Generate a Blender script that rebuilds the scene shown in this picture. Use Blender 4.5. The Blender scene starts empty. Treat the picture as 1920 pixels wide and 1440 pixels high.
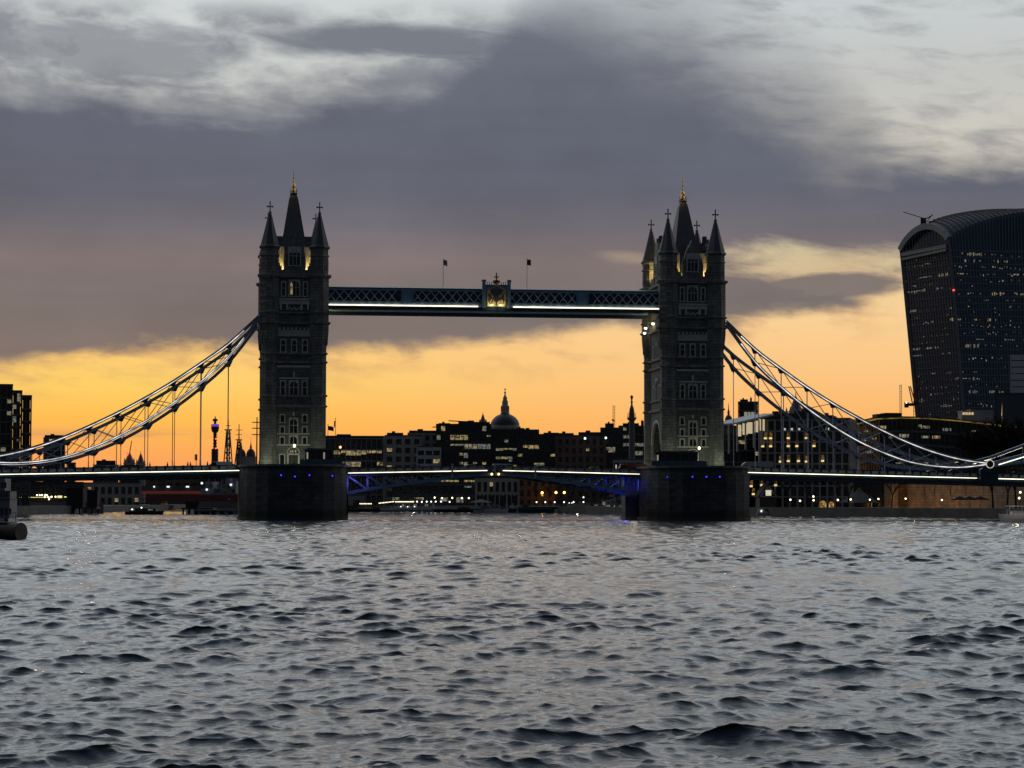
import bpy, bmesh, math, random
import numpy as np
from mathutils import Vector, Matrix
R=math.radians
rnd=random.Random(7)
C=bpy.context.scene
col=C.collection
# ------------------------------------------------------------------ camera
CAMP=(-55.96,-471.9,3.2); YAW=0.1277426; PITCH=0.0526071; ROLL=0.0019425; FPX=4273.0
_r=Vector((math.cos(YAW),-math.sin(YAW),0)); _h=Vector((math.sin(YAW),math.cos(YAW),0)); _z=Vector((0,0,1))
FWD=_h*math.cos(PITCH)+_z*math.sin(PITCH); UP=-_h*math.sin(PITCH)+_z*math.cos(PITCH)
RX=_r*math.cos(ROLL)+UP*math.sin(ROLL); UX=UP*math.cos(ROLL)-_r*math.sin(ROLL)
cam=bpy.data.cameras.new('camera'); camo=bpy.data.objects.new('camera',cam); col.objects.link(camo)
cam.sensor_width=36; cam.lens=36*FPX/1920; cam.clip_start=.5; cam.clip_end=30000
m=Matrix((( RX.x,UX.x,-FWD.x,CAMP[0]),(RX.y,UX.y,-FWD.y,CAMP[1]),(RX.z,UX.z,-FWD.z,CAMP[2]),(0,0,0,1)))
camo.matrix_world=m
C.camera=camo
# survey helpers: a sight line of the photograph met with a distance or a plane across the river
def ray(x,y): return RX*((x-960)/FPX)+UX*(-(y-720)/FPX)+FWD
def at(x,y,D): return Vector(CAMP)+ray(x,y)*D
def atv(x,y,v):
    d=ray(x,y); return Vector(CAMP)+d*((v-CAMP[1])/d.y)
# ------------------------------------------------------------------ exposure, world, sun
C.view_settings.view_transform='Standard'; C.view_settings.look='None'
C.view_settings.exposure=0; C.view_settings.gamma=1; C.view_settings.use_curve_mapping=False
def lin(r,g,b):
    f=lambda c:((c/255)/12.92 if c/255<=.04045 else ((c/255+.055)/1.055)**2.4)
    return (f(r),f(g),f(b),1)
W=bpy.data.worlds.new('World'); C.world=W; W.use_nodes=True
NT=W.node_tree; NT.nodes.clear()
def nd(t,**k):
    n=NT.nodes.new(t)
    for a,b in k.items(): setattr(n,a,b)
    return n
def put(s,v):
    if isinstance(v,bpy.types.NodeSocket): NT.links.new(v,s)
    else: s.default_value=v
def M(op,a,b=None,c=None,clamp=False):
    n=nd('ShaderNodeMath',operation=op,use_clamp=clamp); put(n.inputs[0],a)
    if b is not None: put(n.inputs[1],b)
    if c is not None: put(n.inputs[2],c)
    return n.outputs[0]
def sstep(x,a,b):
    n=nd('ShaderNodeMapRange',interpolation_type='SMOOTHSTEP'); put(n.inputs[0],x); put(n.inputs[1],a); put(n.inputs[2],b)
    return n.outputs[0]
def curve(x,x0,x1,pts):
    lo=min(p[1] for p in pts)-.01; hi=max(p[1] for p in pts)+.01
    n=nd('ShaderNodeFloatCurve'); c=n.mapping.curves[0]
    t=M('DIVIDE',M('SUBTRACT',x,x0),x1-x0,clamp=True)
    P=[((p[0]-x0)/(x1-x0),(p[1]-lo)/(hi-lo)) for p in pts]
    while len(c.points)<len(P): c.points.new(.5,.5)
    for q,p in zip(c.points,P): q.location=p
    n.mapping.update(); put(n.inputs[1],t)
    return M('ADD',M('MULTIPLY',n.outputs[0],hi-lo),lo)
def ramp(x,x0,x1,stops):
    n=nd('ShaderNodeValToRGB'); e=n.color_ramp.elements
    put(n.inputs[0],M('DIVIDE',M('SUBTRACT',x,x0),x1-x0,clamp=True))
    S=[((s[0]-x0)/(x1-x0),lin(*s[1])) for s in stops]
    e[0].position,e[0].color=S[0]; e[1].position,e[1].color=S[-1]
    for p,cc in S[1:-1]:
        q=e.new(p); q.color=cc
    return n.outputs[0]
def mixc(f,a,b):
    n=nd('ShaderNodeMix',data_type='RGBA'); put(n.inputs[0],f); put(n.inputs[6],a); put(n.inputs[7],b); return n.outputs[2]
def comb(x,y,z):
    n=nd('ShaderNodeCombineXYZ'); put(n.inputs[0],x); put(n.inputs[1],y); put(n.inputs[2],z); return n.outputs[0]
def noise(v,sc,det=6,ro=.55,dist=0.0):
    n=nd('ShaderNodeTexNoise'); put(n.inputs['Vector'],v); n.inputs['Scale'].default_value=sc
    n.inputs['Detail'].default_value=det; n.inputs['Roughness'].default_value=ro; n.inputs['Distortion'].default_value=dist
    return M('SUBTRACT',n.outputs['Fac'],.5)
tc=nd('ShaderNodeTexCoord'); sp=nd('ShaderNodeSeparateXYZ'); NT.links.new(tc.outputs['Generated'],sp.inputs[0])
az=M('SUBTRACT',M('ARCTAN2',sp.outputs[0],sp.outputs[1]),YAW)
el=M('ARCSINE',sp.outputs[2])
U=M('DIVIDE',az,R(12.66)); V=M('DIVIDE',el,R(12.47))        # the sky seen over the bridge spans U -1..1, V 0..1
n1=noise(comb(M('MULTIPLY',U,1.6),M('MULTIPLY',V,2.4),.3),2.0,8,.56,.12)
n2=noise(comb(M('MULTIPLY',U,2.2),M('MULTIPLY',V,4.2),3.1),3.0,9,.58,.2)
n3=noise(comb(M('ADD',M('MULTIPLY',U,2.0),M('MULTIPLY',V,2.2)),M('MULTIPLY',V,7.0),7.7),3.0,8,.6,.3)
n4=noise(comb(M('MULTIPLY',U,.8),M('MULTIPLY',V,9),1.7),2.2,6,.5)
def px(x): return (x-960)/960
def py(y): return math.degrees(math.atan((945-y)/FPX))/12.47
# clear sky behind the cloud
skyL=ramp(V,0,7.2,[(0,(252,150,92)),(py(870),(250,164,92)),(py(790),(253,188,82)),(py(720),(253,210,104)),(py(660),(252,203,118)),(.5,(250,214,150)),(.75,(206,206,200)),(1,(210,215,215)),(1.4,(236,243,247)),(2.3,(242,249,254)),(4.2,(176,192,212)),(7.2,(110,128,156))])
skyR=ramp(V,0,7.2,[(0,(250,150,80)),(py(870),(252,164,84)),(py(790),(252,183,106)),(py(700),(250,197,130)),(py(600),(249,207,148)),(.5,(232,212,166)),(.68,(208,202,188)),(.85,(196,197,194)),(1,(200,206,208)),(1.4,(234,242,247)),(2.3,(240,248,254)),(4.2,(176,192,212)),(7.2,(110,128,156))])
clear=mixc(sstep(U,-.9,.5),skyL,skyR)
# great slate cloud bank: ragged lower and upper edges, both drawn across the sky
lowE=curve(U,-1.6,1.6,[(-1.6,py(716)),(px(0),py(690)),(px(200),py(668)),(px(420),py(662)),(px(700),py(664)),(px(900),py(652)),(px(1100),py(632)),(px(1240),py(618)),(px(1420),py(604)),(px(1560),py(594)),(px(1700),py(545)),(1.6,py(470))])
upE=curve(U,-1.6,1.6,[(-1.6,py(150)),(px(0),py(172)),(px(420),py(186)),(px(700),py(160)),(px(900),py(84)),(px(1060),py(-10)),(px(1200),py(16)),(px(1360),py(76)),(px(1500),py(164)),(px(1620),py(244)),(px(1740),py(290)),(1.6,py(318))])
dl=M('SUBTRACT',M('ADD',V,M('ADD',M('MULTIPLY',n2,.060),M('MULTIPLY',n3,.042))),lowE)
du=M('SUBTRACT',upE,M('ADD',V,M('ADD',M('MULTIPLY',n1,.16),M('MULTIPLY',n3,.10))))
wide=M('ADD',.06,M('MULTIPLY',M('MULTIPLY',sstep(U,-.05,.30),sstep(U,.80,.60)),.13))
bank=M('MULTIPLY',sstep(dl,-.012,.03),sstep(M('ADD',du,M('MULTIPLY',M('MULTIPLY',n3,sstep(U,-.1,.4)),.20)),M('MULTIPLY',wide,-1.0),wide))
# bright rift in the bank to the right of the north tower, with a dark tongue inside
def blob(cx,cy,rx,ry,tilt,amp):
    a=M('SUBTRACT',U,px(cx)); b=M('SUBTRACT',V,py(cy)); ct,st=math.cos(tilt),math.sin(tilt)
    p=M('DIVIDE',M('ADD',M('MULTIPLY',a,ct),M('MULTIPLY',b,st)),rx); q=M('DIVIDE',M('SUBTRACT',M('MULTIPLY',b,ct),M('MULTIPLY',a,st)),ry)
    d=M('SQRT',M('ADD',M('MULTIPLY',p,p),M('MULTIPLY',q,q)))
    return M('SUBTRACT',1.0,M('ADD',d,M('MULTIPLY',n3,amp)))
rift=M('MAXIMUM',sstep(blob(1560,498,.29,.046,-.03,2.2),-.22,.75),sstep(blob(1700,540,.12,.05,.25,1.5),-.1,.5))
rift=M('MAXIMUM',rift,M('MULTIPLY',sstep(blob(1190,482,.10,.016,-.10,1.0),-.1,.8),.30))
bank=M('MULTIPLY',bank,M('SUBTRACT',1,M('MULTIPLY',rift,.70)))
tongue=M('MULTIPLY',sstep(blob(1500,548,.25,.036,.10,1.1),-.15,.35),.96)
tongue=M('MAXIMUM',tongue,M('MULTIPLY',sstep(blob(1660,540,.06,.016,.0,1.6),-.1,.5),.75))
bank=M('MAXIMUM',bank,tongue)
# thinner broken cloud above the bank on the left, streaks on the right
mott=M('MULTIPLY',sstep(M('ADD',n1,M('MULTIPLY',n2,.9)),-.20,.20),M('MULTIPLY',sstep(V,.72,.84),sstep(U,.42,-.30)))
dk=M('MAXIMUM',sstep(blob(760,72,.34,.050,-.02,1.2),-.25,.6),M('MULTIPLY',sstep(blob(190,110,.28,.09,.0,2.0),-.3,.6),.75))
mott=M('MAXIMUM',M('MULTIPLY',mott,.80),M('MULTIPLY',dk,.93))
mott=M('MULTIPLY',mott,sstep(V,py(-20),py(46)))
strk=M('MULTIPLY',sstep(M('ADD',n3,M('MULTIPLY',n1,.5)),-.06,.24),M('MULTIPLY',M('MULTIPLY',sstep(U,-.1,.35),sstep(V,.50,.62)),.62))
low=M('MULTIPLY',sstep(n4,.015,.14),M('MULTIPLY',sstep(V,py(800),py(835)),M('MULTIPLY',sstep(V,py(905),py(870)),sstep(U,px(640),px(380)))))
bankc=ramp(V,.2,1.2,[(.2,(140,118,104)),(py(655),(124,112,107)),(py(560),(120,112,110)),(py(490),(126,114,114)),(py(430),(110,106,113)),(py(360),(96,99,112)),(py(240),(97,101,115)),(py(150),(103,107,120)),(1.2,(112,119,133))])
var=nd('ShaderNodeHueSaturation'); put(var.inputs['Color'],bankc); put(var.inputs['Value'],M('ADD',1.0,M('MULTIPLY',M('ADD',n1,M('MULTIPLY',n4,.5)),.42)))
frg=M('MULTIPLY',M('MULTIPLY',M('MULTIPLY',sstep(dl,-.10,-.005),sstep(V,.62,.42)),sstep(M('ADD',n2,n3),-.12,.30)),.55)
clear=mixc(frg,clear,(*lin(196,150,112)[:3],1))
skyc=mixc(strk,clear,(*lin(150,150,152)[:3],1))
skyc=mixc(low,skyc,(*lin(190,142,104)[:3],1))
skyc=mixc(mott,skyc,(*lin(110,115,126)[:3],1))
skyc=mixc(bank,skyc,var.outputs[0])
# high cloud overhead and the dusk side of the sky behind the viewer
ca=M('COSINE',az)
dusk=ramp(V,0,7,[(0,(50,52,60)),(1.5,(60,65,76)),(7,(88,100,122))])
glow=M('MULTIPLY',M('MULTIPLY',sstep(V,1.0,1.4),sstep(V,3.2,2.0)),M('MULTIPLY',sstep(M('ABSOLUTE',M('SUBTRACT',U,.02)),.75,.12),.48))
skyc=mixc(glow,skyc,(*lin(255,222,190)[:3],1))
skyc=mixc(sstep(ca,.55,-.25),skyc,dusk)
over=M('MULTIPLY',sstep(M('ADD',n1,n2),-.1,.25),M('MULTIPLY',sstep(V,1.1,2.2),.16))
skyc=mixc(over,skyc,(*lin(122,130,144)[:3],1))
skyc=mixc(sstep(V,0.0,-.02),skyc,(*lin(40,42,48)[:3],1))
nish=nd('ShaderNodeTexSky',sky_type='NISHITA',sun_disc=False,sun_elevation=R(-.4),sun_rotation=R(-3.5))
bg=nd('ShaderNodeBackground'); put(bg.inputs[0],skyc); put(bg.inputs[1],M('ADD',1.0,M('MULTIPLY',M('MULTIPLY',M('MULTIPLY',sstep(V,1.02,1.5),sstep(V,5.0,2.3)),sstep(ca,.1,.7)),.55)))
bn=nd('ShaderNodeBackground'); put(bn.inputs[0],nish.outputs[0]); bn.inputs[1].default_value=.004
ads=nd('ShaderNodeAddShader'); NT.links.new(bg.outputs[0],ads.inputs[0]); NT.links.new(bn.outputs[0],ads.inputs[1])
wo=nd('ShaderNodeOutputWorld'); NT.links.new(ads.outputs[0],wo.inputs[0])
sl=bpy.data.lights.new('sun','SUN'); sl.energy=.08; sl.angle=R(3); sl.color=(1,.72,.42)
so=bpy.data.objects.new('sun',sl); col.objects.link(so)
_sd=Vector((math.sin(R(-3.5))*math.cos(R(.4)),math.cos(R(-3.5))*math.cos(R(.4)),-math.sin(R(.4))))
so.rotation_euler=_sd.to_track_quat('Z','Y').to_euler(); so.location=(-100,900,200)
# ------------------------------------------------------------------ materials
MAT={}
def mat(name,c,rough=.75,metal=0,var=.3,scale=1.5,bump=.0,spec=.4,stretch=(1,1,1),brick=0,weed=None):
    if name in MAT: return MAT[name]
    m=bpy.data.materials.new(name); m.use_nodes=True; t=m.node_tree; b=t.nodes['Principled BSDF']
    g=t.nodes.new('ShaderNodeTexCoord'); mp=t.nodes.new('ShaderNodeMapping'); mp.inputs['Scale'].default_value=stretch
    n=t.nodes.new('ShaderNodeTexNoise'); n.inputs['Scale'].default_value=scale; n.inputs['Detail'].default_value=6; n.inputs['Roughness'].default_value=.65
    t.links.new(g.outputs['Object'],mp.inputs[0]); t.links.new(mp.outputs[0],n.inputs['Vector'])
    r=t.nodes.new('ShaderNodeValToRGB'); r.color_ramp.elements[0].position=.3; r.color_ramp.elements[1].position=.72
    r.color_ramp.elements[0].color=(*[x*(1-var) for x in c],1); r.color_ramp.elements[1].color=(*[min(1,x*(1+var)) for x in c],1)
    t.links.new(n.outputs['Fac'],r.inputs[0])
    b.inputs['Roughness'].default_value=rough; b.inputs['Metallic'].default_value=metal; b.inputs['Specular IOR Level'].default_value=spec
    src=r.outputs[0]
    if brick or weed is not None:
        sx=t.nodes.new('ShaderNodeSeparateXYZ'); t.links.new(g.outputs['Object'],sx.inputs[0])
    if brick:
        ad=t.nodes.new('ShaderNodeMath'); t.links.new(sx.outputs[0],ad.inputs[0]); t.links.new(sx.outputs[1],ad.inputs[1])
        cx=t.nodes.new('ShaderNodeCombineXYZ'); t.links.new(ad.outputs[0],cx.inputs[0]); t.links.new(sx.outputs[2],cx.inputs[1])
        bt=t.nodes.new('ShaderNodeTexBrick'); t.links.new(cx.outputs[0],bt.inputs['Vector']); bt.inputs['Scale'].default_value=1
        bt.inputs['Brick Width'].default_value=brick*2.2; bt.inputs['Row Height'].default_value=brick; bt.inputs['Mortar Size'].default_value=brick*.07
        bt.inputs['Color1'].default_value=(1.15,1.13,1.1,1); bt.inputs['Color2'].default_value=(.72,.74,.76,1); bt.inputs['Mortar'].default_value=(.45,.45,.45,1)
        mm=t.nodes.new('ShaderNodeMix'); mm.data_type='RGBA'; mm.blend_type='MULTIPLY'; mm.inputs[0].default_value=1
        t.links.new(src,mm.inputs[6]); t.links.new(bt.outputs['Color'],mm.inputs[7]); src=mm.outputs[2]
    if weed is not None:
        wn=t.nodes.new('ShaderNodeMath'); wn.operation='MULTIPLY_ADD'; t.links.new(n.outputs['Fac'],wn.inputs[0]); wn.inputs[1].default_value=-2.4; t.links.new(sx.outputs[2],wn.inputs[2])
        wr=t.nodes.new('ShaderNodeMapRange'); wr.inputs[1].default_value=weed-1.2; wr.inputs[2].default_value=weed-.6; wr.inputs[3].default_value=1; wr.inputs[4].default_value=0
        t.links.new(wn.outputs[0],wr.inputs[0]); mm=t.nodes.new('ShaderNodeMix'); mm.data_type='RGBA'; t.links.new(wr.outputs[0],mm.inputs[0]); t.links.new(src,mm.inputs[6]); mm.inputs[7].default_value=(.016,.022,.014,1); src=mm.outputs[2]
    t.links.new(src,b.inputs['Base Color'])
    if bump:
        bp=t.nodes.new('ShaderNodeBump'); bp.inputs['Strength'].default_value=bump; bp.inputs['Distance'].default_value=.1
        t.links.new(n.outputs['Fac'],bp.inputs['Height']); t.links.new(bp.outputs[0],b.inputs['Normal'])
    MAT[name]=m; return m
def emit(name,c,s,var=0,lo=.12):
    if name in MAT: return MAT[name]
    m=bpy.data.materials.new(name); m.use_nodes=True; t=m.node_tree; t.nodes.clear()
    e=t.nodes.new('ShaderNodeEmission'); e.inputs[0].default_value=(*c,1); e.inputs[1].default_value=s
    if var:
        g=t.nodes.new('ShaderNodeNewGeometry'); n=t.nodes.new('ShaderNodeTexNoise'); n.inputs['Scale'].default_value=var; n.inputs['Detail'].default_value=3
        t.links.new(g.outputs['Position'],n.inputs['Vector'])
        r=t.nodes.new('ShaderNodeMapRange'); r.inputs[1].default_value=.36; r.inputs[2].default_value=.68; r.inputs[3].default_value=lo*s; r.inputs[4].default_value=1.35*s
        t.links.new(n.outputs['Fac'],r.inputs[0]); t.links.new(r.outputs[0],e.inputs[1])
    o=t.nodes.new('ShaderNodeOutputMaterial'); t.links.new(e.outputs[0],o.inputs[0]); MAT[name]=m; return m
STONE=mat('portland_stone',(.21,.21,.185),.85,0,.35,.9,.3,stretch=(1,1,.45),brick=.62)
GRAN=mat('grey_granite',(.15,.155,.145),.85,0,.35,.8,.35,stretch=(1,1,.7),brick=.55)
TRIM=mat('pale_stone_trim',(.50,.49,.42),.8,0,.25,1.6)
SLATE=mat('roof_slate',(.07,.075,.08),.6,0,.3,2,.2)
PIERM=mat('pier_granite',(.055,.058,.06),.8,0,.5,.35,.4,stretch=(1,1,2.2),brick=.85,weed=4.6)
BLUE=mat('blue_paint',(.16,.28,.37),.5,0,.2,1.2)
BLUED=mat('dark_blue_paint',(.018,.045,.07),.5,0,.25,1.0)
WHITEP=mat('pale_blue_paint',(.42,.47,.52),.45,0,.12,1.5)
STEEL=mat('dark_steel',(.05,.052,.055),.55,.3,.25,2)
GLASS=mat('dark_glass',(.012,.015,.018),.12,0,.3,.6,spec=.5)
GOLD=mat('gilding',(.75,.50,.14),.32,1,.12,3)
CONC=mat('grey_concrete',(.20,.20,.20),.85,0,.25,.5)
ASPH=mat('asphalt',(.05,.05,.052),.9,0,.25,1)
LED=emit('led_strip',(1,.93,.70),2.0,.35,.85)
LEDC=emit('chain_led',(1,.95,.90),1.15,.5,.5)
LAMPW=emit('warm_lamp',(1,.80,.48),4)
LAMPC=emit('cool_lamp',(.95,1,.92),2.6)
LAMPO=emit('sodium_lamp',(1,.50,.10),7)
WINW=emit('lit_window_warm',(1,.76,.36),.32,.9)
WINC=emit('lit_window_pale',(.96,.90,.62),.21,1.1)
WINB=emit('lit_window_white',(.86,.92,.84),.17,1.3)
REDL=emit('red_lamp',(1,.06,.03),4)
BLUEL=emit('blue_lamp',(.04,.04,1),2)
def pieces(lst,name,m,par,build):
    for bx in lst:
        q=MB(); q.box(*bx); build(q,name,m,par)
# ------------------------------------------------------------------ mesh builder
class MB:
    def __init__(s): s.v=[]; s.f=[]
    def add(s,vs,fs):
        k=len(s.v); s.v+= [tuple(p) for p in vs]; s.f+=[tuple(i+k for i in f) for f in fs]; return s
    def box(s,x0,x1,y0,y1,z0,z1):
        return s.add([(x0,y0,z0),(x1,y0,z0),(x1,y1,z0),(x0,y1,z0),(x0,y0,z1),(x1,y0,z1),(x1,y1,z1),(x0,y1,z1)],
            [(3,2,1,0),(4,5,6,7),(0,1,5,4),(1,2,6,5),(2,3,7,6),(3,0,4,7)])
    def cb(s,c,d): return s.box(c[0]-d[0]/2,c[0]+d[0]/2,c[1]-d[1]/2,c[1]+d[1]/2,c[2]-d[2]/2,c[2]+d[2]/2)
    def bar(s,p,q,w,h=None,up=(0,0,1)):
        h=h or w; p=Vector(p); q=Vector(q); d=(q-p).normalized(); u=Vector(up)
        if abs(d.dot(u))>.98: u=Vector((0,1,0))
        a=d.cross(u).normalized()*(w/2); b=a.cross(d).normalized()*(h/2)
        vs=[p-a-b,p+a-b,p+a+b,p-a+b,q-a-b,q+a-b,q+a+b,q-a+b]
        return s.add(vs,[(3,2,1,0),(4,5,6,7),(0,1,5,4),(1,2,6,5),(2,3,7,6),(3,0,4,7)])
    def tube(s,p,q,r,r2=None,n=6,caps=True):
        r2=r if r2 is None else r2; p=Vector(p); q=Vector(q); d=(q-p).normalized(); u=Vector((0,0,1)) if abs(d.z)<.95 else Vector((1,0,0))
        a=d.cross(u).normalized(); b=a.cross(d).normalized(); vs=[]
        for c,rr in ((p,r),(q,r2)):
            for i in range(n):
                t=2*math.pi*i/n; vs.append(c+a*(math.cos(t)*rr)+b*(math.sin(t)*rr))
        fs=[(i,(i+1)%n,n+(i+1)%n,n+i) for i in range(n)]
        if caps: fs+=[tuple(range(n-1,-1,-1)),tuple(range(n,2*n))]
        return s.add(vs,fs)
    def lathe(s,prof,n=8,c=(0,0),ph=None):
        ph=math.pi/n if ph is None else ph; vs=[]; k=len(prof)
        for r,z in prof:
            for i in range(n):
                t=ph+2*math.pi*i/n; vs.append((c[0]+math.cos(t)*r,c[1]+math.sin(t)*r,z))
        fs=[(j*n+i,j*n+(i+1)%n,(j+1)*n+(i+1)%n,(j+1)*n+i) for j in range(k-1) for i in range(n)]
        fs+=[tuple(range(n-1,-1,-1)),tuple(range((k-1)*n,k*n))]
        return s.add(vs,fs)
    def prism(s,poly,axis,a,b):
        # poly: 2-D outline; axis the extrusion direction: 'x' takes (y,z), 'y' takes (x,z), 'z' takes (x,y)
        f={'x':lambda p,t:(t,p[0],p[1]),'y':lambda p,t:(p[0],t,p[1]),'z':lambda p,t:(p[0],p[1],t)}[axis]; n=len(poly)
        vs=[f(p,a) for p in poly]+[f(p,b) for p in poly]
        return s.add(vs,[tuple(range(n)),tuple(range(2*n-1,n-1,-1))]+[(i,(i+1)%n,n+(i+1)%n,n+i) for i in range(n)])
    def ball(s,c,r,n=8,sz=1.0):
        return s.lathe([(max(.001,r*math.sin(math.pi*j/6)),c[2]-r*sz*math.cos(math.pi*j/6)) for j in range(7)],n,(c[0],c[1]))
    def build(s,name,m,parent=None,zo=0.0,smooth=False,off=(0,0)):
        me=bpy.data.meshes.new(name); me.from_pydata([(p[0]-off[0],p[1]-off[1],p[2]-zo) for p in s.v],[],s.f)
        bm=bmesh.new(); bm.from_mesh(me); bmesh.ops.recalc_face_normals(bm,faces=bm.faces); bm.to_mesh(me); bm.free()
        if m: me.materials.append(m)
        if smooth:
            for p in me.polygons: p.use_smooth=True
        o=bpy.data.objects.new(name,me); col.objects.link(o)
        if parent: o.parent=parent
        return o
def tag(o,label=None,cat=None,group=None,kind=None):
    if label: o['label']=label
    if cat: o['category']=cat
    if group: o['group']=group
    if kind: o['kind']=kind
    return o
def thing(name,label,cat,loc=(0,0,0),rz=0,group=None):
    o=bpy.data.objects.new(name,None); col.objects.link(o); o.location=loc; o.rotation_euler=(0,0,rz); o.empty_display_size=1
    return tag(o,label,cat,group)
def dup(root,loc,rz=0,label=None,group=None,sc=None):
    def cp(o,par):
        c=o.copy(); col.objects.link(c)
        if par: c.parent=par
        for ch in [k for k in o.children]: cp(ch,c)
        return c
    r=cp(root,None); r.location=loc; r.rotation_euler=(0,0,rz)
    if sc: r.scale=(sc,sc,sc)
    if label: r['label']=label
    if group: r['group']=group
    return r
def plight(loc,e,c=(1,.75,.4),r=.15,typ='POINT',to=None,size=R(70)):
    l=bpy.data.lights.new('lamp_and_fill_light',typ); l.energy=e; l.color=c; l.shadow_soft_size=r
    o=bpy.data.objects.new('lamp_and_fill_light',l); col.objects.link(o); o.location=loc
    if typ=='SPOT':
        l.spot_size=size; l.spot_blend=.6; o.rotation_euler=(Vector(loc)-Vector(to)).to_track_quat('Z','Y').to_euler()
    return o
# ------------------------------------------------------------------ river
def make_water():
    rng=np.random.default_rng(5)
    nr=3300; r0,r1=14.0,1500.0
    rr=r0*(r1/r0)**(np.arange(nr)/(nr-1))
    ca=np.linspace(-R(14.6),R(14.6),540)
    o1=np.linspace(R(14.71),R(25),120); o2=np.linspace(R(25.4),R(60),130); side=np.concatenate([-o2[::-1],-o1[::-1],ca,o1,o2])
    nc=len(side); th=side+YAW
    X=(CAMP[0]+np.outer(rr,np.sin(th))).astype(np.float32); Y=(CAMP[1]+np.outer(rr,np.cos(th))).astype(np.float32)
    dth=np.gradient(side); cell=np.maximum((rr*math.log(r1/r0)/(nr-1))[:,None],rr[:,None]*dth[None,:]).astype(np.float32)
    Z=np.zeros_like(X); DX=np.zeros_like(X); DY=np.zeros_like(X)
    # slow patches of rougher and calmer water
    def patch(k,seed):
        g=np.random.default_rng(seed); out=np.zeros_like(X)
        for i in range(7):
            a=g.uniform(0,6.28); L=k*g.uniform(.6,1.8); out+=np.sin((X*np.cos(a)+Y*np.sin(a)*.6)*6.283/L+g.uniform(0,6.28)).astype(np.float32)
        return out/7**.5
    p1=patch(26,1); p2=patch(60,2)
    p3=patch(34,9); slick=np.clip((p3-.55)/.9,0,1); slick=slick*slick*(3-2*slick)
    gust=np.clip(1.0+.20*p1+.18*p2,.6,1.5)*(1-.62*slick)
    N=104
    lam=np.exp(np.linspace(math.log(.085),math.log(4.8),N))*rng.uniform(.93,1.07,N)
    for L in lam:
        # wind chop comes down the river with a wide spread, plus criss-cross wakes
        a=rng.normal(R(-92),R(22 if L>.5 else 40)); k=6.2832/L
        if L>1.1 and rng.random()<.45: a=rng.choice([R(-58),R(-128)])+rng.normal(0,R(7))
        s=.046*(1.2 if L<.3 else 1.18 if L<.65 else 1.12 if L<1.2 else (.86 if L<2.6 else .58))
        att=np.clip((L/cell-2.2)/2.2,0,1)
        amp=(s/k)*att*(gust if L<2.2 else 1.0)
        ph=k*(X*math.cos(a)+Y*math.sin(a))+rng.uniform(0,6.28)
        c=np.cos(ph); sn=np.sin(ph)
        Z+=amp*c; q=1.5*amp*sn; DX-=q*math.cos(a); DY-=q*math.sin(a)
    X+=DX; Y+=DY
    co=np.stack([X,Y,Z],-1).reshape(-1,3)
    i=np.arange(nr-1)[:,None]*nc+np.arange(nc-1)[None,:]
    quads=np.stack([i,i+1,i+nc+1,i+nc],-1).reshape(-1,4)[:,::-1]
    # coarse rings close the sheet under and behind the viewer and out to the horizon
    base=len(co); ext=[(CAMP[0],CAMP[1],0.0)]; extf=[]
    rim=np.linspace(R(60),R(300),25)[1:-1]+YAW
    for rad in (r0,r1):
        for t in rim: ext.append((CAMP[0]+rad*math.sin(t),CAMP[1]+rad*math.cos(t),0))
    nrim=len(rim)
    inner=[nc-1]+[base+1+j for j in range(nrim)]+[0]
    outer=[(nr-1)*nc+nc-1]+[base+1+nrim+j for j in range(nrim)]+[(nr-1)*nc]
    for j in range(nrim+1): extf.append((inner[j],outer[j],outer[j+1],inner[j+1]))
    for j in range(nrim+1): extf.append((inner[j],inner[j+1],base,base))
    for j in range(nc-1): extf.append((j,j+1,base,base))
    tri=[(f[0],f[1],f[2]) for f in extf if f[2]==f[3]]; qd=np.array([f for f in extf if f[2]!=f[3]])
    co=np.concatenate([co,np.array(ext)]).astype(np.float32); quads=np.concatenate([quads,qd])
    tri=np.array(tri)
    me=bpy.data.meshes.new('river_water'); me.vertices.add(len(co)); me.vertices.foreach_set('co',co.ravel())
    nl=quads.size+tri.size; me.loops.add(nl); me.loops.foreach_set('vertex_index',np.concatenate([quads.ravel(),tri.ravel()]).astype(np.int32))
    np_=len(quads)+len(tri); me.polygons.add(np_)
    ls=np.concatenate([np.arange(len(quads))*4,len(quads)*4+np.arange(len(tri))*3]).astype(np.int32)
    me.polygons.foreach_set('loop_start',ls)
    me.polygons.foreach_set('use_smooth',np.ones(np_,bool))
    me.update(calc_edges=True); me.validate()
    m=bpy.data.materials.new('river_water'); m.use_nodes=True; t=m.node_tree; b=t.nodes['Principled BSDF']
    b.inputs['Base Color'].default_value=(.015,.025,.034,1); b.inputs['Roughness'].default_value=.04; b.inputs['IOR'].default_value=1.333; b.inputs['Specular IOR Level'].default_value=.5
    g=t.nodes.new('ShaderNodeNewGeometry'); mp=t.nodes.new('ShaderNodeMapping'); mp.inputs['Scale'].default_value=(.62,1.35,1); t.links.new(g.outputs['Position'],mp.inputs[0])
    n=t.nodes.new('ShaderNodeTexNoise'); n.inputs['Scale'].default_value=6.5; n.inputs['Detail'].default_value=6; n.inputs['Roughness'].default_value=.64; n.inputs['Distortion'].default_value=.9
    t.links.new(mp.outputs[0],n.inputs['Vector'])
    bp=t.nodes.new('ShaderNodeBump'); bp.inputs['Strength'].default_value=1.0; bp.inputs['Distance'].default_value=.020
    t.links.new(n.outputs['Fac'],bp.inputs['Height']); t.links.new(bp.outputs[0],b.inputs['Normal'])
    me.materials.append(m)
    o=bpy.data.objects.new('river_water',me); col.objects.link(o); tag(o,kind='structure')
make_water()
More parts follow.
